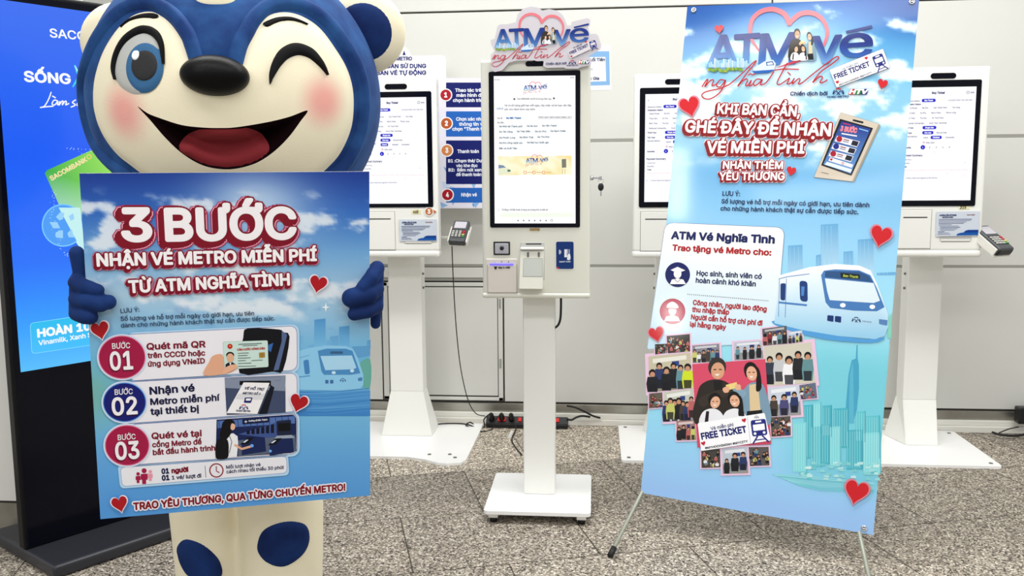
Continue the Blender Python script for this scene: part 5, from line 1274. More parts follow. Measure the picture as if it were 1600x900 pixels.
bm = bmesh.new(); dbox(bm, 0, TW, -.045, 0, -.29, .214, .012, 3); obj('base', bm, M_totemb, root)
A = Art(PD, base=4)
sa, sb = PD.px(32, 581.5); st_ = PD.px(-8.5, -1.9)[1]; sw = .72
scol = lambda b: ramp([(0, (86, 190, 252)), (.12, (52, 160, 254)), (.3, (30, 112, 250)), (.6, (22, 92, 246)), (1, (52, 108, 240))], (b - sb) / (st_ - sb))
R_ = Art(PD, raw=True, base=4)
R_.grid([(sa, st_), (sa + sw, st_), (sa + sw, sb), (sa, sb)], 8, 30, lambda a, b: scol(b), 0)
scr = R_.build('screen', M_glowt, gl_)
A.T = None; wh = (250, 252, 255)
A.text('SACOMBANK', 78, 58, 205, 69.5, 13.2, wh, 1, bold=.015)
A.text('SỐNG', 38.5, 127, 109.5, 131, 15.5, wh, 1, bold=.03)
A.stroke([(116, 102, 2), (123, 118, 5), (131, 134, 2)], 3, (90, 226, 240), 1); A.stroke([(134, 104, 2), (124, 118, 5), (113, 136, 2)], 3, (60, 206, 236), 1.3); A.stroke([(117, 103), (130, 133)], .8, (220, 250, 252), 1.6)
c1 = lambda x, y: (x / 4, y / 4)
for st in ([(318, 575), (302, 620), (275, 664), (248, 672), (290, 667), (332, 664)], [(356, 630), (336, 626), (323, 650), (340, 656), (360, 632), (357, 655), (371, 648)], [(324, 600), (346, 612)], [(373, 632), (366, 658), (386, 632), (393, 638), (386, 657), (406, 632), (413, 640), (408, 656), (430, 646)], [(472, 624), (450, 640), (469, 656), (440, 670)], [(506, 632), (486, 640), (480, 659), (500, 656), (513, 635), (513, 658), (525, 652)], [(496, 674), (498, 676)], [(560, 632), (540, 645), (560, 662)]):
    A.stroke([c1(*p) for p in st], 1.9, wh, 1, sm=4)
c2 = lambda x, y: (x / 4.5, 200 + y / 4.5)
gcol = lambda x, y: mix(mix((62, 176, 70), (150, 226, 90), sstep(70, 140, x)), (206, 244, 236), sstep(300, 375, y))
A.poly([c2(312, 318), c2(330, 296), c2(720, 120), c2(900, 500), c2(600, 900), c2(530, 800)], gcol, 1)
A.text('SACOMBANK', 80, 282.5, 136, 251.5, 7, (250, 226, 170), 2, bold=.03); A.disc(138.5, 245, 4, (240, 206, 110), 2, inner=.6)
for r, c in ((33.5, (120, 200, 250)), (31.5, (74, 156, 246))): A.disc(98, 352, r, c, 1.4 + (33.5 - r) * .1)
A.poly([c2(410, 560), c2(560, 560), c2(600, 900), c2(540, 800)], (196, 240, 240), 1.8)
for pts in ([(390, 625), (425, 588), (450, 600), (440, 640), (415, 650)], [(345, 662), (400, 662), (420, 705), (372, 705)], [(385, 745), (410, 720), (440, 720), (440, 775), (390, 770)], [(470, 740), (500, 710), (520, 770), (480, 768)], [(480, 620), (512, 600), (520, 640), (495, 652)]): A.poly([c2(*p) for p in pts], (150, 208, 250), 2)
rnd = random.Random(5)
for i in range(46): t = rnd.random(); A.disc(72 + 22 * t + rnd.uniform(-5, 3) + 14 * (t - .5) ** 2 * 4, 298 + 105 * t, rnd.uniform(.3, .8), (206, 238, 255), 2.2, n=6)
for i in range(18): A.disc(rnd.uniform(95, 150), 240 - rnd.random() * 10, rnd.uniform(.3, .7), (206, 238, 255), 2.2, n=6)
c3 = lambda x, y: (x / 5.294, 470 + y / 5.294)
A.rrect([c3(248, 186), c3(900, 92), c3(900, 342), c3(262, 436)], 6, lambda x, y: mix((34, 190, 240), (70, 190, 254), (y - 500) / 50), 1.2, border=(150, 236, 252), bw=1.2)
A.text('HOÀN 10%', *c3(312, 300), *c3(830, 226), 12, wh, 2, bold=.04); A.text('Vinamilk, Xanh SM', *c3(318, 368), *c3(800, 290), 7.2, wh, 2, bold=.02)
A.build('screen_lettering', M_glowt, scr)

# ------------------------------------------------------------------ step chart board behind the left kiosk
YI = 4.50
PI_ = Plane((0, YI, 0), (1, 0, 0), (0, 0, 1))
root = thing('instruction_board', 'white board with blue numbered step boxes standing behind the left kiosk', 'sign', Vector((-.75, YI, 0)))
i3 = lambda x, y: (560 + x / 5.627, 60 + y / 5.627)
bm = bmesh.new()
prism(bm, [PI_.w(*p) for p in ((520, 87), (620, 87), (626, 80), (632, 73), (638, 78), (642, 87), (690, 86.5), (695, 88), (697, 93), (697, 122), (800, 122), (800, 325.5), (683, 325.5), (520, 325.5))], Vector((0, .008, 0)))
xx = PI_.w(632, 300).x
box(bm, xx - .02, xx + .02, YI + .008, YI + .03, .012, PI_.w(600, 300).z, .002, 1)
obj('board', bm, M_paper, root)
A = Art(PI_, base=1)
A.poly([(683, 122), (800, 122), (800, 325), (683, 325)], (232, 230, 242), 0)
rnd = random.Random(11)
for i in range(34):
    x, y = rnd.uniform(684, 760), rnd.uniform(215, 322); s = rnd.uniform(6, 15)
    if rnd.random() > sstep(200, 320, y) + .15: continue
    A.poly([(x, y), (min(x + s, 798), y + rnd.uniform(-4, 6)), (x + rnd.uniform(0, s * .6), min(y + s, 325))], rnd.choice(((150, 190, 232), (186, 210, 240), (104, 164, 222), (206, 220, 244))), .4 + i * .005)
n_ = (24, 34, 112); b2 = (44, 108, 192); tw = (236, 240, 250)
for (y0_, y1_, c) in ((129, 167.6, n_), (174, 213.4, b2), (219.4, 287.6, n_), (293.4, 316.6, b2)): A.rrect([(697, y0_), (798, y0_), (798, y1_), (697, y1_)], 1.2, c, 1)
for s, xa, xb, y, h in (('Thao tác trên', 711.5, 756, 143.5, 5), ('màn hình để', 713.5, 756, 151.3, 5), ('chọn hành trình', 708, 758, 159.2, 5), ('Chọn xác nhận', 713, 759, 188.5, 5), ('thông tin và', 717.5, 758, 196.4, 5), ('chọn "Thanh toán"', 707, 768, 204, 5), ('Thanh toán', 715, 748, 239, 5), ('B1 :Chạm thẻ/ Dưới', 700.5, 758, 253.6, 4.6), ('vào khe đọc', 713, 746, 261, 4.6), ('B2:  Bấm nút xanh', 701, 756, 267.8, 4.6), ('để thanh toán', 713, 752, 275, 4.6), ('Nhận vé', 721, 745, 306.8, 5.2)):
    A.text(s, xa, y, xb, y - .2, h, tw, 2, bold=.03)
for n, x, y, c in (('1', 696.6, 148.4, (176, 30, 48)), ('2', 697.6, 192.8, (190, 98, 52)), ('3', 698.3, 235, (214, 140, 84)), ('4', 699.2, 304.4, (176, 30, 48))):
    A.disc(x, y, 10.2, (246, 244, 246), 2); A.disc(x, y, 8.4, c, 2.4); A.text(n, x - 1.9, y + 3.4, x + 1.9, y + 3.4, 7, (246, 244, 246), 3, bold=.05)
hb = (40, 46, 130)
A.text('HCMC METRO', 596, 94.6, 643.5, 94.2, 5.4, hb, 1, bold=.03); A.text('HƯỚNG DẪN SỬ DỤNG', 570, 106.6, 665.5, 106, 6, hb, 1, bold=.03); A.text('MÁY BÁN VÉ TỰ ĐỘNG', 566, 117, 665.5, 116.5, 6, hb, 1, bold=.03)
A.poly([(629, 86), (631.5, 79), (634, 86)], hb, 1)
A.build('printed_steps', M_print, root)

# ------------------------------------------------------------------ papers and stickers
PW_ = Plane((0, YW - .0012, 0), (1, 0, 0), (0, 0, 1))
root = thing('wall_notice', 'white notice with a light blue border taped to the wall behind the middle kiosk', 'notice', PW_.matrix() if False else Matrix.Translation(PW_.w(915, 141)))
bm = bmesh.new(); prism(bm, [PW_.w(*p) for p in ((866, 72), (953.6, 71), (955, 140.5), (867, 142))], Vector((0, .001, 0))); obj('sheet', bm, M_paper, root)
A = Art(PW_); A.poly([(870, 81), (952, 80), (953, 133), (871, 135)], (140, 184, 226), 0); A.poly([(873, 90), (946, 89), (947, 127), (874, 129)], (244, 246, 248), 1)
A.text('Bến Thành - Suối Tiên', 878, 96.5, 945, 95.4, 4.6, (40, 60, 110), 2, bold=.03); A.text('Đại học Quốc Gia', 884, 125.6, 936, 124.6, 4.4, (40, 60, 110), 2, bold=.03); A.text('Thảo Điền', 896, 110.4, 926, 110, 4.2, (70, 110, 160), 2)
A.build('printed_text', M_print, root)
def leaflet(q, Y, label):
    Pp = Plane((0, Y, 0), (1, 0, 0), (0, 0, 1)); c = Pp.w((q[0][0] + q[1][0]) / 2, q[2][1])
    root = thing('instruction_leaflet', label, 'leaflet', Matrix.Translation(c), 'laminated instruction leaflets on the kiosks')
    bm = bmesh.new(); prism(bm, [Pp.w(*p) for p in q], Vector((0, .0015, 0))); obj('sheet', bm, mat('laminated_sheet', (212, 220, 232), .15), root)
    f = lambda u, v: ((q[0][0] * (1 - u) + q[1][0] * u) * (1 - v) + (q[3][0] * (1 - u) + q[2][0] * u) * v, (q[0][1] * (1 - u) + q[1][1] * u) * (1 - v) + (q[3][1] * (1 - u) + q[2][1] * u) * v)
    A = Art(Pp); ink = (44, 62, 120)
    A.text('HƯỚNG DẪN SỬ DỤNG', *f(.08, .17), *f(.46, .17), 2.0, ink, 1, bold=.05); A.text('INSTRUCTIONS', *f(.14, .25), *f(.38, .25), 1.8, ink, 1, bold=.05); A.text('QUAN TRỌNG', *f(.7, .16), *f(.88, .16), 1.5, (150, 60, 70), 1, bold=.03)
    for i, (a, b) in enumerate(((.06, .82), (.06, .8), (.06, .7), (.06, .64), (.06, .36), (.08, .52), (.1, .56), (.08, .5), (.1, .44), (.05, .2), (.05, .3), (.04, .34))): v = .31 + i * .055; A.stroke([f(a, v), f(b, v)], .55 if i % 3 else .75, (86, 104, 150), 1)
    A.poly([f(.47, .97), f(.5, .9), f(.56, .87), f(.64, .85), f(.68, .78), f(.74, .75), f(.98, .75), f(.98, .97)], (30, 98, 176), 1); A.poly([f(.66, .86), f(.7, .79), f(.76, .76), f(.98, .76), f(.98, .86)], (22, 70, 150), 1.3)
    A.build('printed_text', M_print, root)
leaflet([(1463, 331), (1531.5, 330), (1529.5, 368.5), (1462, 369.5)], YK - .0045, 'laminated instruction leaflet on the far right kiosk, below its yellow 215 tag')
leaflet([(623.5, 343), (682.5, 342.5), (683, 376.5), (624.5, 377)], YK - .0045, 'laminated instruction leaflet on the left kiosk, below the round 3 sticker')
def sticker(q, txt, tx, label):
    Pp = Plane((0, YK - .0012, 0), (1, 0, 0), (0, 0, 1)); c = Pp.w((q[0][0] + q[1][0]) / 2, q[2][1])
    root = thing('number_tag', label, 'sticker', Matrix.Translation(c), 'yellow number tags on the kiosks')
    bm = bmesh.new(); prism(bm, [Pp.w(*p) for p in q], Vector((0, .0008, 0))); obj('paper_tag', bm, mat('cream_tape', (236, 228, 180), .6), root)
    A = Art(Pp); A.text(txt, *tx, (40, 40, 44), 1, bold=.02, shear=.15); A.build('handwritten_number', M_print, root)
sticker([(1498, 320.5), (1514.5, 320), (1514.5, 327), (1498, 327.5)], '215', (1500, 326, 1509, 325.8, 3.8), 'yellow handwritten 215 tag on the far right kiosk')
sticker([(643.5, 328), (657.5, 327.6), (657.5, 334.4), (643.5, 334.8)], '46B', (645.5, 333.2, 653.5, 333, 4.4), 'yellow handwritten 46B tag on the left kiosk')
Pp = Plane((0, YK - .0028, 0), (1, 0, 0), (0, 0, 1))
root = thing('step_pointer', 'round orange number 3 pointer sticker on the left kiosk', 'sticker', Matrix.Translation(Pp.w(672, 338)))
bm = bmesh.new(); pts = [(670.4 + 7.8 * math.cos(a), 330.4 + 7.8 * math.sin(a)) for a in [math.radians(40 + 280 * i / 20) for i in range(21)]] + [(682.5, 330.8)]
prism(bm, [Pp.w(*p) for p in pts], Vector((0, .002, 0))); obj('pointer_card', bm, M_paper, root)
A = Art(Pp); A.disc(670.4, 330.4, 5.7, (204, 120, 62), 1); A.poly([(677.5, 327.6), (682, 330.6), (677.5, 333.8)], (204, 120, 62), 1); A.text('3', 668.4, 333.6, 672.3, 333.6, 6, (248, 246, 244), 2, bold=.05); A.build('pointer_number', M_print, root)
# ------------------------------------------------------------------ person in a bear costume
YH = 2.45
HC = aty(373, 155, YH)
fwd = (HC - CAM).dot(_z)
HR = fwd * 0.1535
hf = (CAM - HC).normalized(); hr = Vector((0, 0, 1)).cross(hf).normalized(); hu = hf.cross(hr)
person = thing('person', 'person in a round-headed blue and cream bear costume, winking, gripping a big sign', 'person', Matrix.Translation(Vector((HC.x, YH, 0))))


def hp(px, py):
    d = ray(px, py).normalized(); oc = CAM - HC; b = oc.dot(d); c = oc.dot(oc) - HR * HR; disc = b * b - c
    t = -b - math.sqrt(disc) if disc > 0 else -b
    e = (CAM + d * t - HC).normalized(); th = math.acos(max(-1, min(1, e.dot(hf)))); ph = math.atan2(e.dot(hu), e.dot(hr))
    return Vector((th * math.cos(ph), th * math.sin(ph)))


def hd(p):
    th = p.length; ph = math.atan2(p.y, p.x)
    return hf * math.cos(th) + (hr * math.cos(ph) + hu * math.sin(ph)) * math.sin(th)


FACE = [(303.7, 95.6), (292.6, 79.7), (286, 63.8), (270, 41), (254, 27), (235, 19), (209.7, 24), (187.4, 41.4), (165, 73.3), (152.3, 105), (146, 137), (147.5, 172), (158.7, 207), (181, 239), (206.5, 260), (234, 281), (290, 318), (350, 332), (420, 322), (478, 290), (512.5, 261.4), (531.7, 239), (547.6, 204), (552.4, 172), (550.8, 137), (541, 105), (522, 73.3), (499.8, 44.6), (474.3, 27), (448.8, 19.8), (423.3, 23.9), (407.3, 38.3), (394.6, 60.6), (385, 79.7), (377, 95.6), (340, 112)]
MOUTH = [(222.4, 165.8), (238, 176), (257.5, 183.3), (289.4, 192.9), (321, 196.4), (346, 197), (369, 196), (416.9, 188.5), (448.8, 181), (475.9, 172), (464.7, 189), (448.8, 210.4), (426.5, 232.7), (401, 249.6), (372.3, 258.4), (346.8, 259.6), (318, 253.4), (289.4, 236.5), (263.9, 212.5), (241.6, 186.5)]
def poly2(pts, n): return [Vector((q.x, q.y)) for q in spline([(p.x, p.y, 0) for p in [hp(*a) for a in pts]], n, True)]
faceP = poly2(FACE, 6); mouthP = poly2(MOUTH, 6)
# keep the mouth's two corners sharp
def inside(p, poly):
    c = False; n = len(poly); j = n - 1
    for i in range(n):
        a, b = poly[i], poly[j]
        if (a.y > p.y) != (b.y > p.y) and p.x < (b.x - a.x) * (p.y - a.y) / (b.y - a.y) + a.x: c = not c
        j = i
    return c
def pdist(p, poly):
    m = 9.0
    for i in range(len(poly)):
        a, b = poly[i - 1], poly[i]; d = b - a; t = max(0, min(1, (p - a).dot(d) / max(d.dot(d), 1e-12))); m = min(m, (p - a - d * t).length)
    return m
NOSE = hp(338.5, 121)
def hh(p):      # stuffing: the face bulges behind its seam
    v = 0.018 * math.exp(-((p - NOSE).length / .42) ** 2)
    if p.length < 1.5:
        d = pdist(p, faceP)
        v += (0.012 * sstep(0, .10, d) if inside(p, faceP) else 0.008 * sstep(0, .12, d))
    return v
def hw(p, h=0.0): return HC + hd(p) * (HR + h)
HCACHE = {}
pts = []; edges = []
def addloop(L):
    k = len(pts); pts.extend(L); edges.extend([(k + i, k + (i + 1) % len(L)) for i in range(len(L))])
addloop(faceP); addloop(mouthP)
R0 = 2.9; ring = [Vector((R0 * math.cos(a), R0 * math.sin(a))) for a in [2 * math.pi * i / 64 for i in range(64)]]
addloop(ring)
s1 = 0.042; rnd = random.Random(1)
for j in range(-38, 39):
    for i in range(-38, 39):
        p = Vector(((i + .5 * (j % 2)) * s1, j * s1 * .866))
        if p.length < 1.5 and pdist(p, faceP) > .018 and pdist(p, mouthP) > .014: pts.append(p)
for k in range(14):
    r = 1.52 + k * .1
    n = max(24, int(64 * math.sin(min(r, 2.6)) + 8))
    for i in range(n): a = 2 * math.pi * (i + .5 * (k % 2)) / n; pts.append(Vector((r * math.cos(a), r * math.sin(a))))
V2, E2, F2, _, _, _ = delaunay_2d_cdt([Vector((p.x, p.y)) for p in pts], edges, [], 0, 1e-6)
hv = [hh(p) for p in V2]
M_face = mat('cream_plush_blushed', (244, 235, 207), 0.85, spec=0.15, bump=(260, 0.25, 0.002), sheen=0.15)
def _blush():
    nt = M_face.node_tree; b = nt.nodes['Principled BSDF']; N = nt.nodes.new; L = nt.links.new
    tc = N('ShaderNodeTexCoord'); prev = None
    for (x, y, r) in ((200, 174, 47), (501, 158, 44)):
        c = hw(hp(x, y), .01) - Vector((HC.x, YH, 0)); rr = r * fwd / F
        vm = N('ShaderNodeVectorMath'); vm.operation = 'DISTANCE'; vm.inputs[1].default_value = c; L(tc.outputs['Object'], vm.inputs[0])
        mr = N('ShaderNodeMapRange'); mr.interpolation_type = 'SMOOTHSTEP'; mr.inputs[1].default_value = rr * .15; mr.inputs[2].default_value = rr * 1.15; mr.inputs[3].default_value = .85; mr.inputs[4].default_value = 0; L(vm.outputs['Value'], mr.inputs[0])
        mx = N('ShaderNodeMix'); mx.data_type = 'RGBA'; L(mr.outputs[0], mx.inputs['Factor'])
        if prev is None: mx.inputs['A'].default_value = lin((244, 235, 207)) + (1,)
        else: L(prev, mx.inputs['A'])
        mx.inputs['B'].default_value = lin((238, 158, 152)) + (1,); prev = mx.outputs['Result']
    L(prev, b.inputs['Base Color'])
_blush()
me = bpy.data.meshes.new('head'); fs = []; mi = []; mouthF = []
for f in F2:
    c = (V2[f[0]] + V2[f[1]] + V2[f[2]]) / 3
    if c.length < 1.5 and inside(c, mouthP): mouthF.append(f); continue
    fs.append(tuple(f)); mi.append(1 if (c.length < 1.5 and inside(c, faceP)) else 0)
me.from_pydata([hw(p, h) for p, h in zip(V2, hv)], [], fs)
for p, k in zip(me.polygons, mi): p.material_index = k; p.use_smooth = True
me.update()
def fix(me, c):
    bm = bmesh.new(); bm.from_mesh(me); bm.verts.ensure_lookup_table()
    for v in [v for v in bm.verts if not v.link_faces]: bm.verts.remove(v)
    bad = [f for f in bm.faces if f.normal.dot(f.calc_center_median() - c) < 0]
    bmesh.ops.reverse_faces(bm, faces=bad); bm.to_mesh(me); bm.free()
fix(me, HC)
head = link_mesh('head', me, person, [M_blue, M_face])
head['label'] = 'round blue bear head with a cream face'
# mouth: a hollow lined in dark cloth, tongue inside
def dish(p): return -0.075 * sstep(0, .13, pdist(p, mouthP))
MV, ME, MF, _, _, _ = delaunay_2d_cdt([Vector((p.x, p.y)) for p in mouthP] + [Vector((i * .02 + (j % 2) * .01, j * .0175)) for i in range(-40, 40) for j in range(-40, 20) if inside(Vector((i * .02 + (j % 2) * .01, j * .0175)), mouthP) and pdist(Vector((i * .02 + (j % 2) * .01, j * .0175)), mouthP) > .006], [(i, (i + 1) % len(mouthP)) for i in range(len(mouthP))], [], 1, 1e-6)
def sheet(name, VV, FF, hfun, m, parent):
    me = bpy.data.meshes.new(name); me.from_pydata([hw(p, hfun(p)) for p in VV], [], [tuple(f) for f in FF])
    for p in me.polygons: p.use_smooth = True
    me.update(); fix(me, HC); return link_mesh(name, me, parent, [m])
sheet('mouth', MV, MF, lambda p: hh(p) - .001 + dish(p), M_mouth, head)
TONGUE = [(284, 236), (283, 224), (289, 213), (308.5, 202.4), (330, 196.8), (370, 196.2), (391, 199.5), (410.5, 212), (420, 229.5), (405, 247), (372, 257.6), (346.8, 259), (318, 252.8), (297, 243)]
tg = poly2(TONGUE, 5)
TV, TE, TF, _, _, _ = delaunay_2d_cdt(tg + [Vector((i * .02, j * .02)) for i in range(-40, 40) for j in range(-40, 20) if inside(Vector((i * .02, j * .02)), tg) and pdist(Vector((i * .02, j * .02)), tg) > .008], [(i, (i + 1) % len(tg)) for i in range(len(tg))], [], 1, 1e-6)
sheet('tongue', TV, TF, lambda p: hh(p) - .003 + dish(p) * .62 + .018 * sstep(0, .07, pdist(p, tg)) * (1 if True else 0), M_tongue, head)


def pad(name, outline, th, m, parent, base=0.0, sm=4, rings=8, raw=None):
    P = poly2(outline, sm) if raw is None else raw
    c = sum(P, Vector((0, 0))) / len(P); n = len(P); VV = [hw(c, hh(c) + base + th)]; FF = []
    for k in range(1, rings + 1):
        s = k / rings
        for q in P:
            p = c + (q - c) * s; VV.append(hw(p, hh(p) + base + th * (1 - s ** 5) ** .6 - (.002 if k == rings else 0)))
    for i in range(n): FF.append((0, 1 + i, 1 + (i + 1) % n))
    for k in range(rings - 1):
        for i in range(n): a = 1 + k * n; FF.append((a + i, a + n + i, a + n + (i + 1) % n, a + (i + 1) % n))
    me = bpy.data.meshes.new(name); me.from_pydata(VV, [], FF)
    for p in me.polygons: p.use_smooth = True
    me.update(); fix(me, HC)
    return me if parent is None else link_mesh(name, me, parent, [m])


def ribbon(name, pts3, th, m, parent, base=0.0, sm=6, closed=False, cross=7):
    L = spline([(p.x, p.y, w) for p, w in [(hp(a, b), w * 1.22 * fwd / F / HR) for a, b, w in pts3]], sm, closed); n = len(L); VV = []; FF = []
    for i, q in enumerate(L):
        p = Vector((q.x, q.y)); a = L[(i - 1) % n] if (closed or i) else q; b = L[(i + 1) % n] if (closed or i < n - 1) else q
        d = Vector((b.x - a.x, b.y - a.y)).normalized(); nn = Vector((-d.y, d.x))
        for k in range(cross):
            t = -1 + 2 * k / (cross - 1); pp = p + nn * (q.z / 2 * t); VV.append(hw(pp, hh(pp) + base + th * math.sqrt(max(0, 1 - t * t)) - (.003 if abs(t) == 1 else 0)))
    for i in range(n if closed else n - 1):
        for k in range(cross - 1): a = i * cross + k; b = ((i + 1) % n) * cross + k; FF.append((a, a + 1, b + 1, b))
    me = bpy.data.meshes.new(name); me.from_pydata(VV, [], FF)
    for p in me.polygons: p.use_smooth = True
    me.update(); fix(me, HC)
    return me if parent is None else link_mesh(name, me, parent, [m])


def joined(name, parts, parent, label=None):
    bm = bmesh.new(); mats = []
    for me, m in parts:
        k = len(bm.faces); bm.from_mesh(me); bm.faces.ensure_lookup_table()
        for f in bm.faces[k:]: f.material_index = len(mats)
        mats.append(m)
    me = bpy.data.meshes.new(name); bm.to_mesh(me); bm.free(); o = link_mesh(name, me, parent, mats)
    if label: o['label'] = label
    return o

# padded roll round the face
roll = []
for i, a in enumerate(FACE[:-1]):
    p, q = Vector(FACE[max(i - 1, 0)]), Vector(FACE[min(i + 1, len(FACE) - 2)]); d = (q - p).normalized(); n = Vector((-d.y, d.x))
    if not inside(Vector(a) - n * 3, [Vector(t) for t in FACE]): n = -n
    roll.append((a[0] + n.x * 12, a[1] + n.y * 12, 17.5))
roll = [(330, 124, 17.5)] + [(316, 108, 17.5)] + roll[1:-1] + [(364, 108, 17.5), (350, 124, 17.5)]
ribbon('face_roll', roll, .014, M_blue, head, base=.002, sm=4)
# open eye
eyeo = [(186, 118), (190, 92), (200, 72), (216, 59), (234, 54), (250, 61), (259, 78), (264, 102), (262, 122), (252, 139), (236, 147), (218, 149), (203, 143), (192, 133)]
def el(cx, cy, rx, ry, rot=0, n=20): return [(cx + rx * math.cos(2 * math.pi * i / n) * math.cos(rot) - ry * math.sin(2 * math.pi * i / n) * math.sin(rot), cy + rx * math.cos(2 * math.pi * i / n) * math.sin(rot) + ry * math.sin(2 * math.pi * i / n) * math.cos(rot)) for i in range(n)]
joined('open_eye', [(pad('e', eyeo, .004, None, None, .001), M_mesh), (pad('e', el(234.5, 108, 29.5, 38, .06), .004, None, None, .004), M_iris), (pad('e', el(236.5, 106.5, 21, 23.5), .004, None, None, .0075), M_pupil), (pad('e', el(224.5, 91.8, 5.6, 7.4, .2), .002, None, None, .0115), M_hl)], head, 'wide open left eye with a blue iris of woven mesh')
ribbon('eyelid', [(190, 126, 1.5), (186.5, 108, 5), (192, 85, 7), (206, 64, 9), (230, 51.5, 10), (249, 58, 9), (260, 76, 6), (264.5, 104, 2)], .006, M_felt, head, base=.004)
ribbon('eyebrow', [(193, 45, 1), (203, 35.5, 5), (220, 29, 8), (236, 27, 9.5), (245, 28, 8.5), (249.5, 29.5, 2)], .005, M_felt, head, base=.001)
ribbon('eyebrow', [(411.5, 43, 2), (415, 41, 8.5), (432, 34.5, 7.5), (450, 33.5, 6.5), (464, 37, 4.5), (477, 42.5, 1)], .005, M_felt, head, base=.001)
ribbon('winking_eye', [(418.5, 133, 1), (422, 118, 7), (430, 101, 11), (442, 87, 14), (460, 80, 15.5), (479, 85, 14.5), (493, 98, 10.5), (501, 109, 6), (506, 119, 1)], .008, M_felt, head, base=.001)
# nose
nw = hw(NOSE, hh(NOSE) + .004); nd = hd(NOSE); nr = Vector((0, 0, 1)).cross(nd).normalized(); nu = nd.cross(nr)
R3 = Matrix(((nr.x, nd.x, nu.x), (nr.y, nd.y, nu.y), (nr.z, nd.z, nu.z))) @ Matrix.Rotation(.05, 3, 'Y')
dn = (nw - CAM).dot(_z) / F
bm = bmesh.new(); ellipsoid(bm, nw, 52.7 * dn, .055, 31.5 * dn, R3, 40, 28)
for f in bm.faces: f.smooth = True
obj('nose', bm, M_nose, head, True)
# cream stripe over the crown
pad('crown_stripe', [(303, -60), (303, -30), (304, -8), (308, 5), (322, 11.5), (345, 12.5), (362, 9.5), (371, 1), (373, -15), (374, -60)], .010, M_cream, head, .002, sm=3)
# ears
def ear(px, py, rpx, ipx, Y):
    c = aty(px, py, Y); k = (c - CAM).dot(_z) / F; d = (CAM - c).normalized(); d = (d + Vector((0, -.15, 0))).normalized()
    r_ = Vector((0, 0, 1)).cross(d).normalized(); u_ = d.cross(r_); R3 = Matrix(((r_.x, d.x, u_.x), (r_.y, d.y, u_.y), (r_.z, d.z, u_.z)))
    b1 = bmesh.new(); ellipsoid(b1, c, rpx * k, .058, rpx * k, R3, 40, 24); m1 = bpy.data.meshes.new('e'); b1.to_mesh(m1); b1.free()
    b2 = bmesh.new(); ellipsoid(b2, c + d * .030, ipx * k, .032, ipx * k, R3, 40, 24); m2 = bpy.data.meshes.new('e'); b2.to_mesh(m2); b2.free()
    for m in (m1, m2):
        for p in m.polygons: p.use_smooth = True
    joined('ear', [(m1, M_cream), (m2, M_navy)], head)
ear(569, 51, 64, 47, YH + .10); ear(193, 68, 62, 44, YH + .05)

# body suit: one continuous surface (trunk, legs, arms)
YB = 2.42
def bp(px, py, Y=YB): return aty(px, py, Y)
def rad(px, p): return px * (p - CAM).dot(_z) / F
bm = bmesh.new()
lt, rt_ = bp(324, 800), bp(441, 795); lr, rr_ = rad(57, lt), rad(64, rt_)
def down(p, z, dx=0, dy=0): return Vector((p.x + dx, p.y + dy, z))
capsule(bm, down(lt, .72, .02), lr * 1.05, down(lt, .36), lr); capsule(bm, down(lt, .36), lr, down(lt, .09, .012), lr * .98)
capsule(bm, down(rt_, .72, -.02), rr_ * 1.05, down(rt_, .36), rr_); capsule(bm, down(rt_, .36), rr_, down(rt_, .09, -.008), rr_ * .96)
mx = (lt.x + rt_.x) / 2
ellipsoid(bm, Vector((mx, YB + .02, .84)), .235, .20, .30); capsule(bm, Vector((mx, YB, .95)), .20, Vector((HC.x, YH, 1.16)), .17)
gl = PB.w(118, 470, -.035); gr_ = PB.w(590, 462, -.03)
for sgn, g in ((-1, gl), (1, gr_)):
    sh = Vector((HC.x + sgn * .17, YB - .02, 1.05)); elb = Vector((g.x - sgn * .20, (g.y + YB) / 2 + .05, g.z - .10)); wr = g + Vector((-sgn * .055, .05, .0))
    capsule(bm, sh, .085, elb, .07); capsule(bm, elb, .07, wr, .05)
body = fused(bm, .012, 6)
body.name = 'body_suit'
bo = link_mesh('body_suit', body, person, [M_cream])
for p in body.polygons: p.use_smooth = True
bw_me = body.copy(); bw_me.transform(WM[person.name]); tmpb = bmesh.new(); tmpb.from_mesh(bw_me); BV = BVHTree.FromBMesh(tmpb); tmpb.free(); bpy.data.meshes.remove(bw_me)
def bpad(name, outline, th, m, parent, rings=8):
    P = [Vector((q.x, q.y)) for q in spline([(a, b, 0) for a, b in outline], 4, True)]; c = sum(P, Vector((0, 0))) / len(P); n = len(P)
    def hit(p, h):
        d = ray(p.x, p.y).normalized(); loc, nor, i, ds = BV.ray_cast(CAM, d)
        if loc is None: loc, nor = aty(p.x, p.y, YB), -d
        return loc + nor * h
    VV = [hit(c, th)]; FF = [(0, 1 + i, 1 + (i + 1) % n) for i in range(n)]
    for k in range(1, rings + 1):
        s = k / rings
        for q in P: VV.append(hit(c + (q - c) * s, th * (1 - s ** 6) ** .6 - (.003 if k == rings else 0)))
    for k in range(rings - 1):
        for i in range(n): a = 1 + k * n; FF.append((a + i, a + n + i, a + n + (i + 1) % n, a + (i + 1) % n))
    me = bpy.data.meshes.new(name); me.from_pydata(VV, [], FF)
    for p in me.polygons: p.use_smooth = True
    me.update(); bm = bmesh.new(); bm.from_mesh(me); bad = [f for f in bm.faces if f.normal.dot(CAM - f.calc_center_median()) < 0]; bmesh.ops.reverse_faces(bm, faces=bad); bm.to_mesh(me); bm.free()
    return link_mesh(name, me, parent, [m])
bpad('knee_patch', [(275, 854), (284, 843), (297, 842), (319, 851), (340.6, 870), (349, 889), (347, 903), (335, 914), (312, 912), (292, 900), (281, 882), (276, 866)], .008, M_navy, bo)
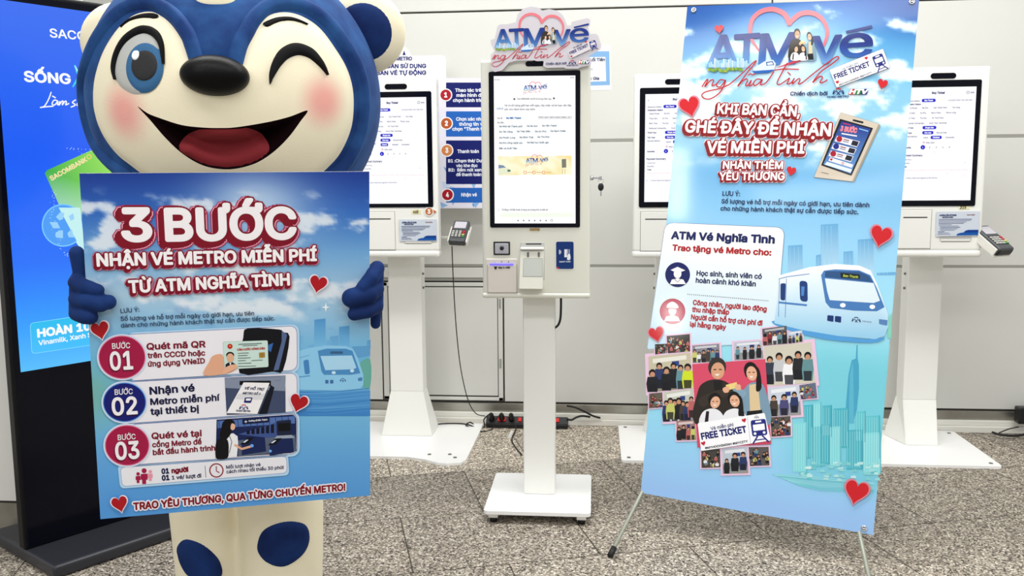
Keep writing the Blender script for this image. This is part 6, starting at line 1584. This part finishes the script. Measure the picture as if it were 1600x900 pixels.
bpad('knee_patch', [(400, 851), (409, 829), (431, 817), (456, 813), (478, 818), (485.5, 833), (483, 854), (469, 873), (444, 887), (419, 882.5), (403, 867)], .008, M_navy, bo)
for p, s in ((lt, -1), (rt_, 1)):
    bm = bmesh.new(); ellipsoid(bm, Vector((p.x + s * .02, YB - .04, .075)), .115, .17, .075); ellipsoid(bm, Vector((p.x + s * .02, YB - .04, .03)), .118, .175, .03)
    obj('shoe', bm, M_navy, person, True)

# gloves: plush hands with the board clamped between fingers and thumb
def glove(fingers, label):
    bm = bmesh.new()
    for a, b, r0, r1, za, zb in fingers:
        pa, pb = PB.w(a[0], a[1], za), PB.w(b[0], b[1], zb); capsule(bm, pa, rad(r0, pa), pb, rad(r1, pb))
    me = fused(bm, .0034, 1); o = link_mesh('glove', me, person, [M_navy]); o['label'] = label
    for p in me.polygons: p.use_smooth = True
glove([((121, 440), (122, 488), 14, 15, -.018, -.012),                        # palm behind the edge
       ((117.5, 397), (122, 430), 11.5, 9.5, -.018, -.018),                   # thumb up
       ((118, 442), (134, 446), 12, 12, -.005, .014), ((134, 446), (155, 451), 12, 10, .014, .020),
       ((120, 468), (136, 468), 13, 13, -.004, .016), ((136, 468), (160, 472), 13, 13, .016, .024),
       ((150, 474), (171, 470), 10, 12, .010, .016),
       ((120, 490), (134, 492), 12.5, 13, -.004, .014), ((134, 492), (143, 493), 13, 12, .014, .018)], 'dark blue plush glove with the thumb up on the left edge of the board')
glove([((589, 425), (588, 482), 12, 12, -.014, -.012),
       ((590, 420), (580, 432), 12, 12, -.010, .012), ((580, 432), (565, 447), 12, 10.5, .012, .022),
       ((588, 452), (575, 458), 13, 15, -.006, .014), ((575, 458), (548, 463), 15.5, 15.5, .014, .022),
       ((588, 478), (575, 484), 12, 11.5, -.006, .014), ((575, 484), (552, 488), 11.5, 10.5, .014, .022),
       ((589, 488), (588.5, 509), 9, 8, -.022, -.022)], 'dark blue plush glove gripping the right edge of the board, one finger down')
# ------------------------------------------------------------------ card terminals on the kiosks' sides
def terminal(label, c, yaw, pitch, roll, sc, arm):
    M = Matrix.Translation(c) @ Matrix.Rotation(yaw, 4, 'Z') @ Matrix.Rotation(pitch, 4, 'X') @ Matrix.Rotation(roll, 4, 'Y')
    root = thing('card_terminal', label, 'card reader', M, 'card terminals on kiosk sides')
    def b(name, bm, m, parent=root): bmesh.ops.transform(bm, matrix=M, verts=bm.verts); return obj(name, bm, m, parent)
    w, l, t = .041 * sc, .072 * sc, .022 * sc
    bm = bmesh.new(); box(bm, -w, w, -l, l, -t, t * .6, .008 * sc, 3); b('housing', bm, M_dgrey)
    bm = bmesh.new(); box(bm, -w * .96, w * .96, -l * 1.01, -l * .6, -t * .9, t * .2, .004 * sc, 2); b('card_slot_bar', bm, M_black)
    bm = bmesh.new(); box(bm, -w * .74, w * .74, l * .22, l * .84, t * .6, t * .68, .001, 1); b('display', bm, mat('grey_display', (198, 196, 204), .2))
    bm = bmesh.new(); box(bm, -w * .86, w * .86, -l * .62, l * .06, t * .6, t * .64, .001, 1); kp = b('keypad', bm, M_black)
    for r in range(4):
        for k in range(4):
            x = -w * .66 + k * w * .44; y = -l * .08 - r * l * .155; m = M_grey if k < 3 else ((mat('red_key', (206, 50, 60), .4), mat('red_key', (206, 50, 60), .4), mat('yellow_key', (226, 206, 110), .4), mat('green_key', (70, 170, 84), .4))[r])
            bm = bmesh.new(); box(bm, x - w * .16, x + w * .16, y - l * .052, y + l * .052, t * .6, t * .78, .001, 1); b('key', bm, m, kp)
    # white bracket holding it
    bm = bmesh.new(); box(bm, -w * 1.15, w * 1.15, -l * .95, l * .9, -t * 1.35, -t * 1.05, .001, 1); box(bm, -w * 1.2, -w * 1.06, -l * .9, l * .5, -t * 1.2, t * .2, .001, 1); box(bm, w * 1.06, w * 1.2, -l * .9, l * .2, -t * 1.2, t * .1, .001, 1); br = b('bracket', bm, M_trunk)
    bm = bmesh.new(); Minv = M; p0 = M @ Vector((0, 0, -t * 1.2)); tube(bm, [p0, arm[0], arm[1]], .008, 8); obj('bracket_arm', bm, M_trunk, root)
    return root
pL = aty(718, 363, 4.24); pR = aty(1551, 374, 4.20)
xrL = kx(684, 360); xrR = kx(1533, 360)
terminal('black card terminal on a white arm between the left and middle kiosks', pL, -.15, .75, .05, .95, (Vector((pL.x - .03, 4.30, pL.z - .03)), Vector((xrL - .01, 4.30, pL.z - .03))))
terminal('black card terminal in a white bracket at the right edge, beside the far right kiosk', pR, .55, .62, 0, 1.18, (Vector((pR.x - .02, 4.28, pR.z - .035)), Vector((xrR - .005, 4.28, pR.z - .035))))

# ------------------------------------------------------------------ power strip, plugs, cords on the floor
zs = 0.0
a, b_ = ground(759, 669), ground(888, 667)
ys = 4.565
bm = bmesh.new(); xa, xb = a.x, b_.x
prism(bm, [Vector((xa, ys - .028, 0.002)), Vector((xa, ys + .028, 0.002)), Vector((xa, ys + .028, .052)), Vector((xa, ys + .006, .056)), Vector((xa, ys - .028, .026))], Vector((xb - xa, 0, 0)))
bmesh.ops.bevel(bm, geom=list(bm.edges), offset=.004, segments=2, affect='EDGES')
root = thing('power_strip', 'long black power strip with plugs on the floor behind the middle kiosk post', 'power strip', Vector(((xa + xb) / 2, ys, 0)))
obj('housing', bm, M_black, root)
def onstrip(px): return aty(px, 655, ys - .02).x
nrm = Vector((0, -.66, .75))
for px in (784, 812, 871):
    x = onstrip(px); bm = bmesh.new(); w = .022 if px == 784 else .009
    box(bm, -w, w, -.012, .012, -.002, .004, .002, 1, Matrix.Translation((x, ys - .012, .0445)) @ Matrix.Rotation(.72, 4, 'X')); obj('switch', bm, M_red, root)
plugs = []
for i, (px, ex) in enumerate(((768, 744), (784, 735), (799, 800))):
    x = onstrip(px); p0 = Vector((x, ys - .010, .048)); p1 = p0 + nrm * .035
    lab = ('leftmost black plug in the power strip, cord trailing left', 'black plug over the red switch of the power strip, cord trailing left', 'rightmost visible black plug, its cord running down to the floor')[i]
    root = thing('plug', lab, 'plug', Matrix.Translation(p0), 'plugs in the power strip')
    bm = bmesh.new(); capsule(bm, p0 + nrm * .002, .017, p1, .012, 12); obj('plug_body', bm, M_black, root, True)
    e = ground(ex, 664 if i < 2 else 690)
    mid = (Vector((p1.x - .03, ys - .06, .06)), Vector((p1.x - .05, ys - .09, .012))) if i < 2 else (Vector((p1.x + .012, ys - .05, .075)), Vector((p1.x + .03, ys - .09, .02)))
    path = [p1, p1 + nrm * .015, *mid, Vector((e.x, e.y, .004))]
    def on(px, py, z=.016): g_ = ground(px, py, z); g_.y = min(g_.y, 4.59); return g_
    if i == 0: path = [p1, p1 + nrm * .014, Vector((p1.x - .035, ys - .055, .055)), on(757, 667, .004), on(745, 668, .004), on(736, 665), on(727, 662.5), on(710, 661.5), on(690, 662), on(683, 663)]
    if i == 1: path = [p1, p1 + nrm * .014, Vector((p1.x - .03, ys - .06, .05)), on(768, 671, .004), on(752, 674, .004), on(738, 670, .004), on(728, 664, .018), on(735, 660, .02), on(742, 665, .006)]
    if i == 2: e2 = ground(815, 712); path += [Vector((e2.x, e2.y, .004))]
    bm = bmesh.new(); tube(bm, spline(path, 8), .0035, 8); obj('cord', bm, M_cable, root)
# cord of the left card terminal, hanging to the strip
path = [aty(x, y, Y) for x, y, Y in ((706, 381, 4.24), (707.5, 420, 4.3), (710, 470, 4.36), (713.5, 520, 4.42), (719, 570, 4.48), (727, 610, 4.52), (735, 634, 4.54), (745, 647, 4.55), (758, 650, 4.55))]
bm = bmesh.new(); tube(bm, spline(path, 6), .0026, 8); tag(obj('terminal_cord', bm, M_cable), 'thin black cord hanging from the left card terminal down to the floor', 'cord')
# cords at the right end of the strip
for i, (pp, lab) in enumerate(((((886, 634, 4.60), (900, 637, 4.58), (915, 644, 4.585), (927, 650, 4.60), (938, 653, 4.605)), 'black cord dipping from behind the middle post onto the white trunking'), (((886, 655, 4.56), (893, 656, 4.55), (901, 652, 4.56), (910, 650, 4.58), (922, 651.5, 4.597)), 'short black cord leaving the right end of the power strip'))):
    bm = bmesh.new(); tube(bm, spline([aty(*p) for p in pp], 6), .0055, 8); tag(obj('black_lead', bm, M_cable), lab, 'cord')
# paper scrap
e = ground(797, 684); bm = bmesh.new()
prism(bm, [Vector((e.x - .014, e.y - .004, .001)), Vector((e.x + .006, e.y + .004, .001)), Vector((e.x + .013, e.y + .010, .032)), Vector((e.x + .005, e.y + .010, .034))], Vector((0, .002, 0)))
tag(obj('paper_scrap', bm, M_paper), 'tiny folded white paper scrap on the granite floor before the power strip', 'litter')
# adapter and lead at the right edge
root = thing('power_adapter', 'black adapter with a looped flat cord on the trunking at the right edge', 'adapter', Matrix.Translation(aty(1594, 668, 4.58)))
c = aty(1598, 664, 4.59); bm = bmesh.new(); box(bm, c.x - .04, c.x + .08, 4.55, 4.605, .066, .15, .008, 3); obj('adapter_body', bm, M_black, root)
bm = bmesh.new(); tube(bm, spline([aty(*p) for p in ((1551, 675.5, 4.55), (1558, 678, 4.52), (1570, 680, 4.51), (1584, 681, 4.52), (1597, 679.5, 4.54), (1608, 676, 4.55))], 6), .006, 8); obj('flat_cord', bm, M_cable, root)
bm = bmesh.new(); tube(bm, spline([aty(*p) for p in ((1561, 676.5, 4.53), (1574, 671, 4.57), (1584, 668.5, 4.585), (1592, 667, 4.59))], 6), .003, 8); obj('thin_lead', bm, M_cable, root)
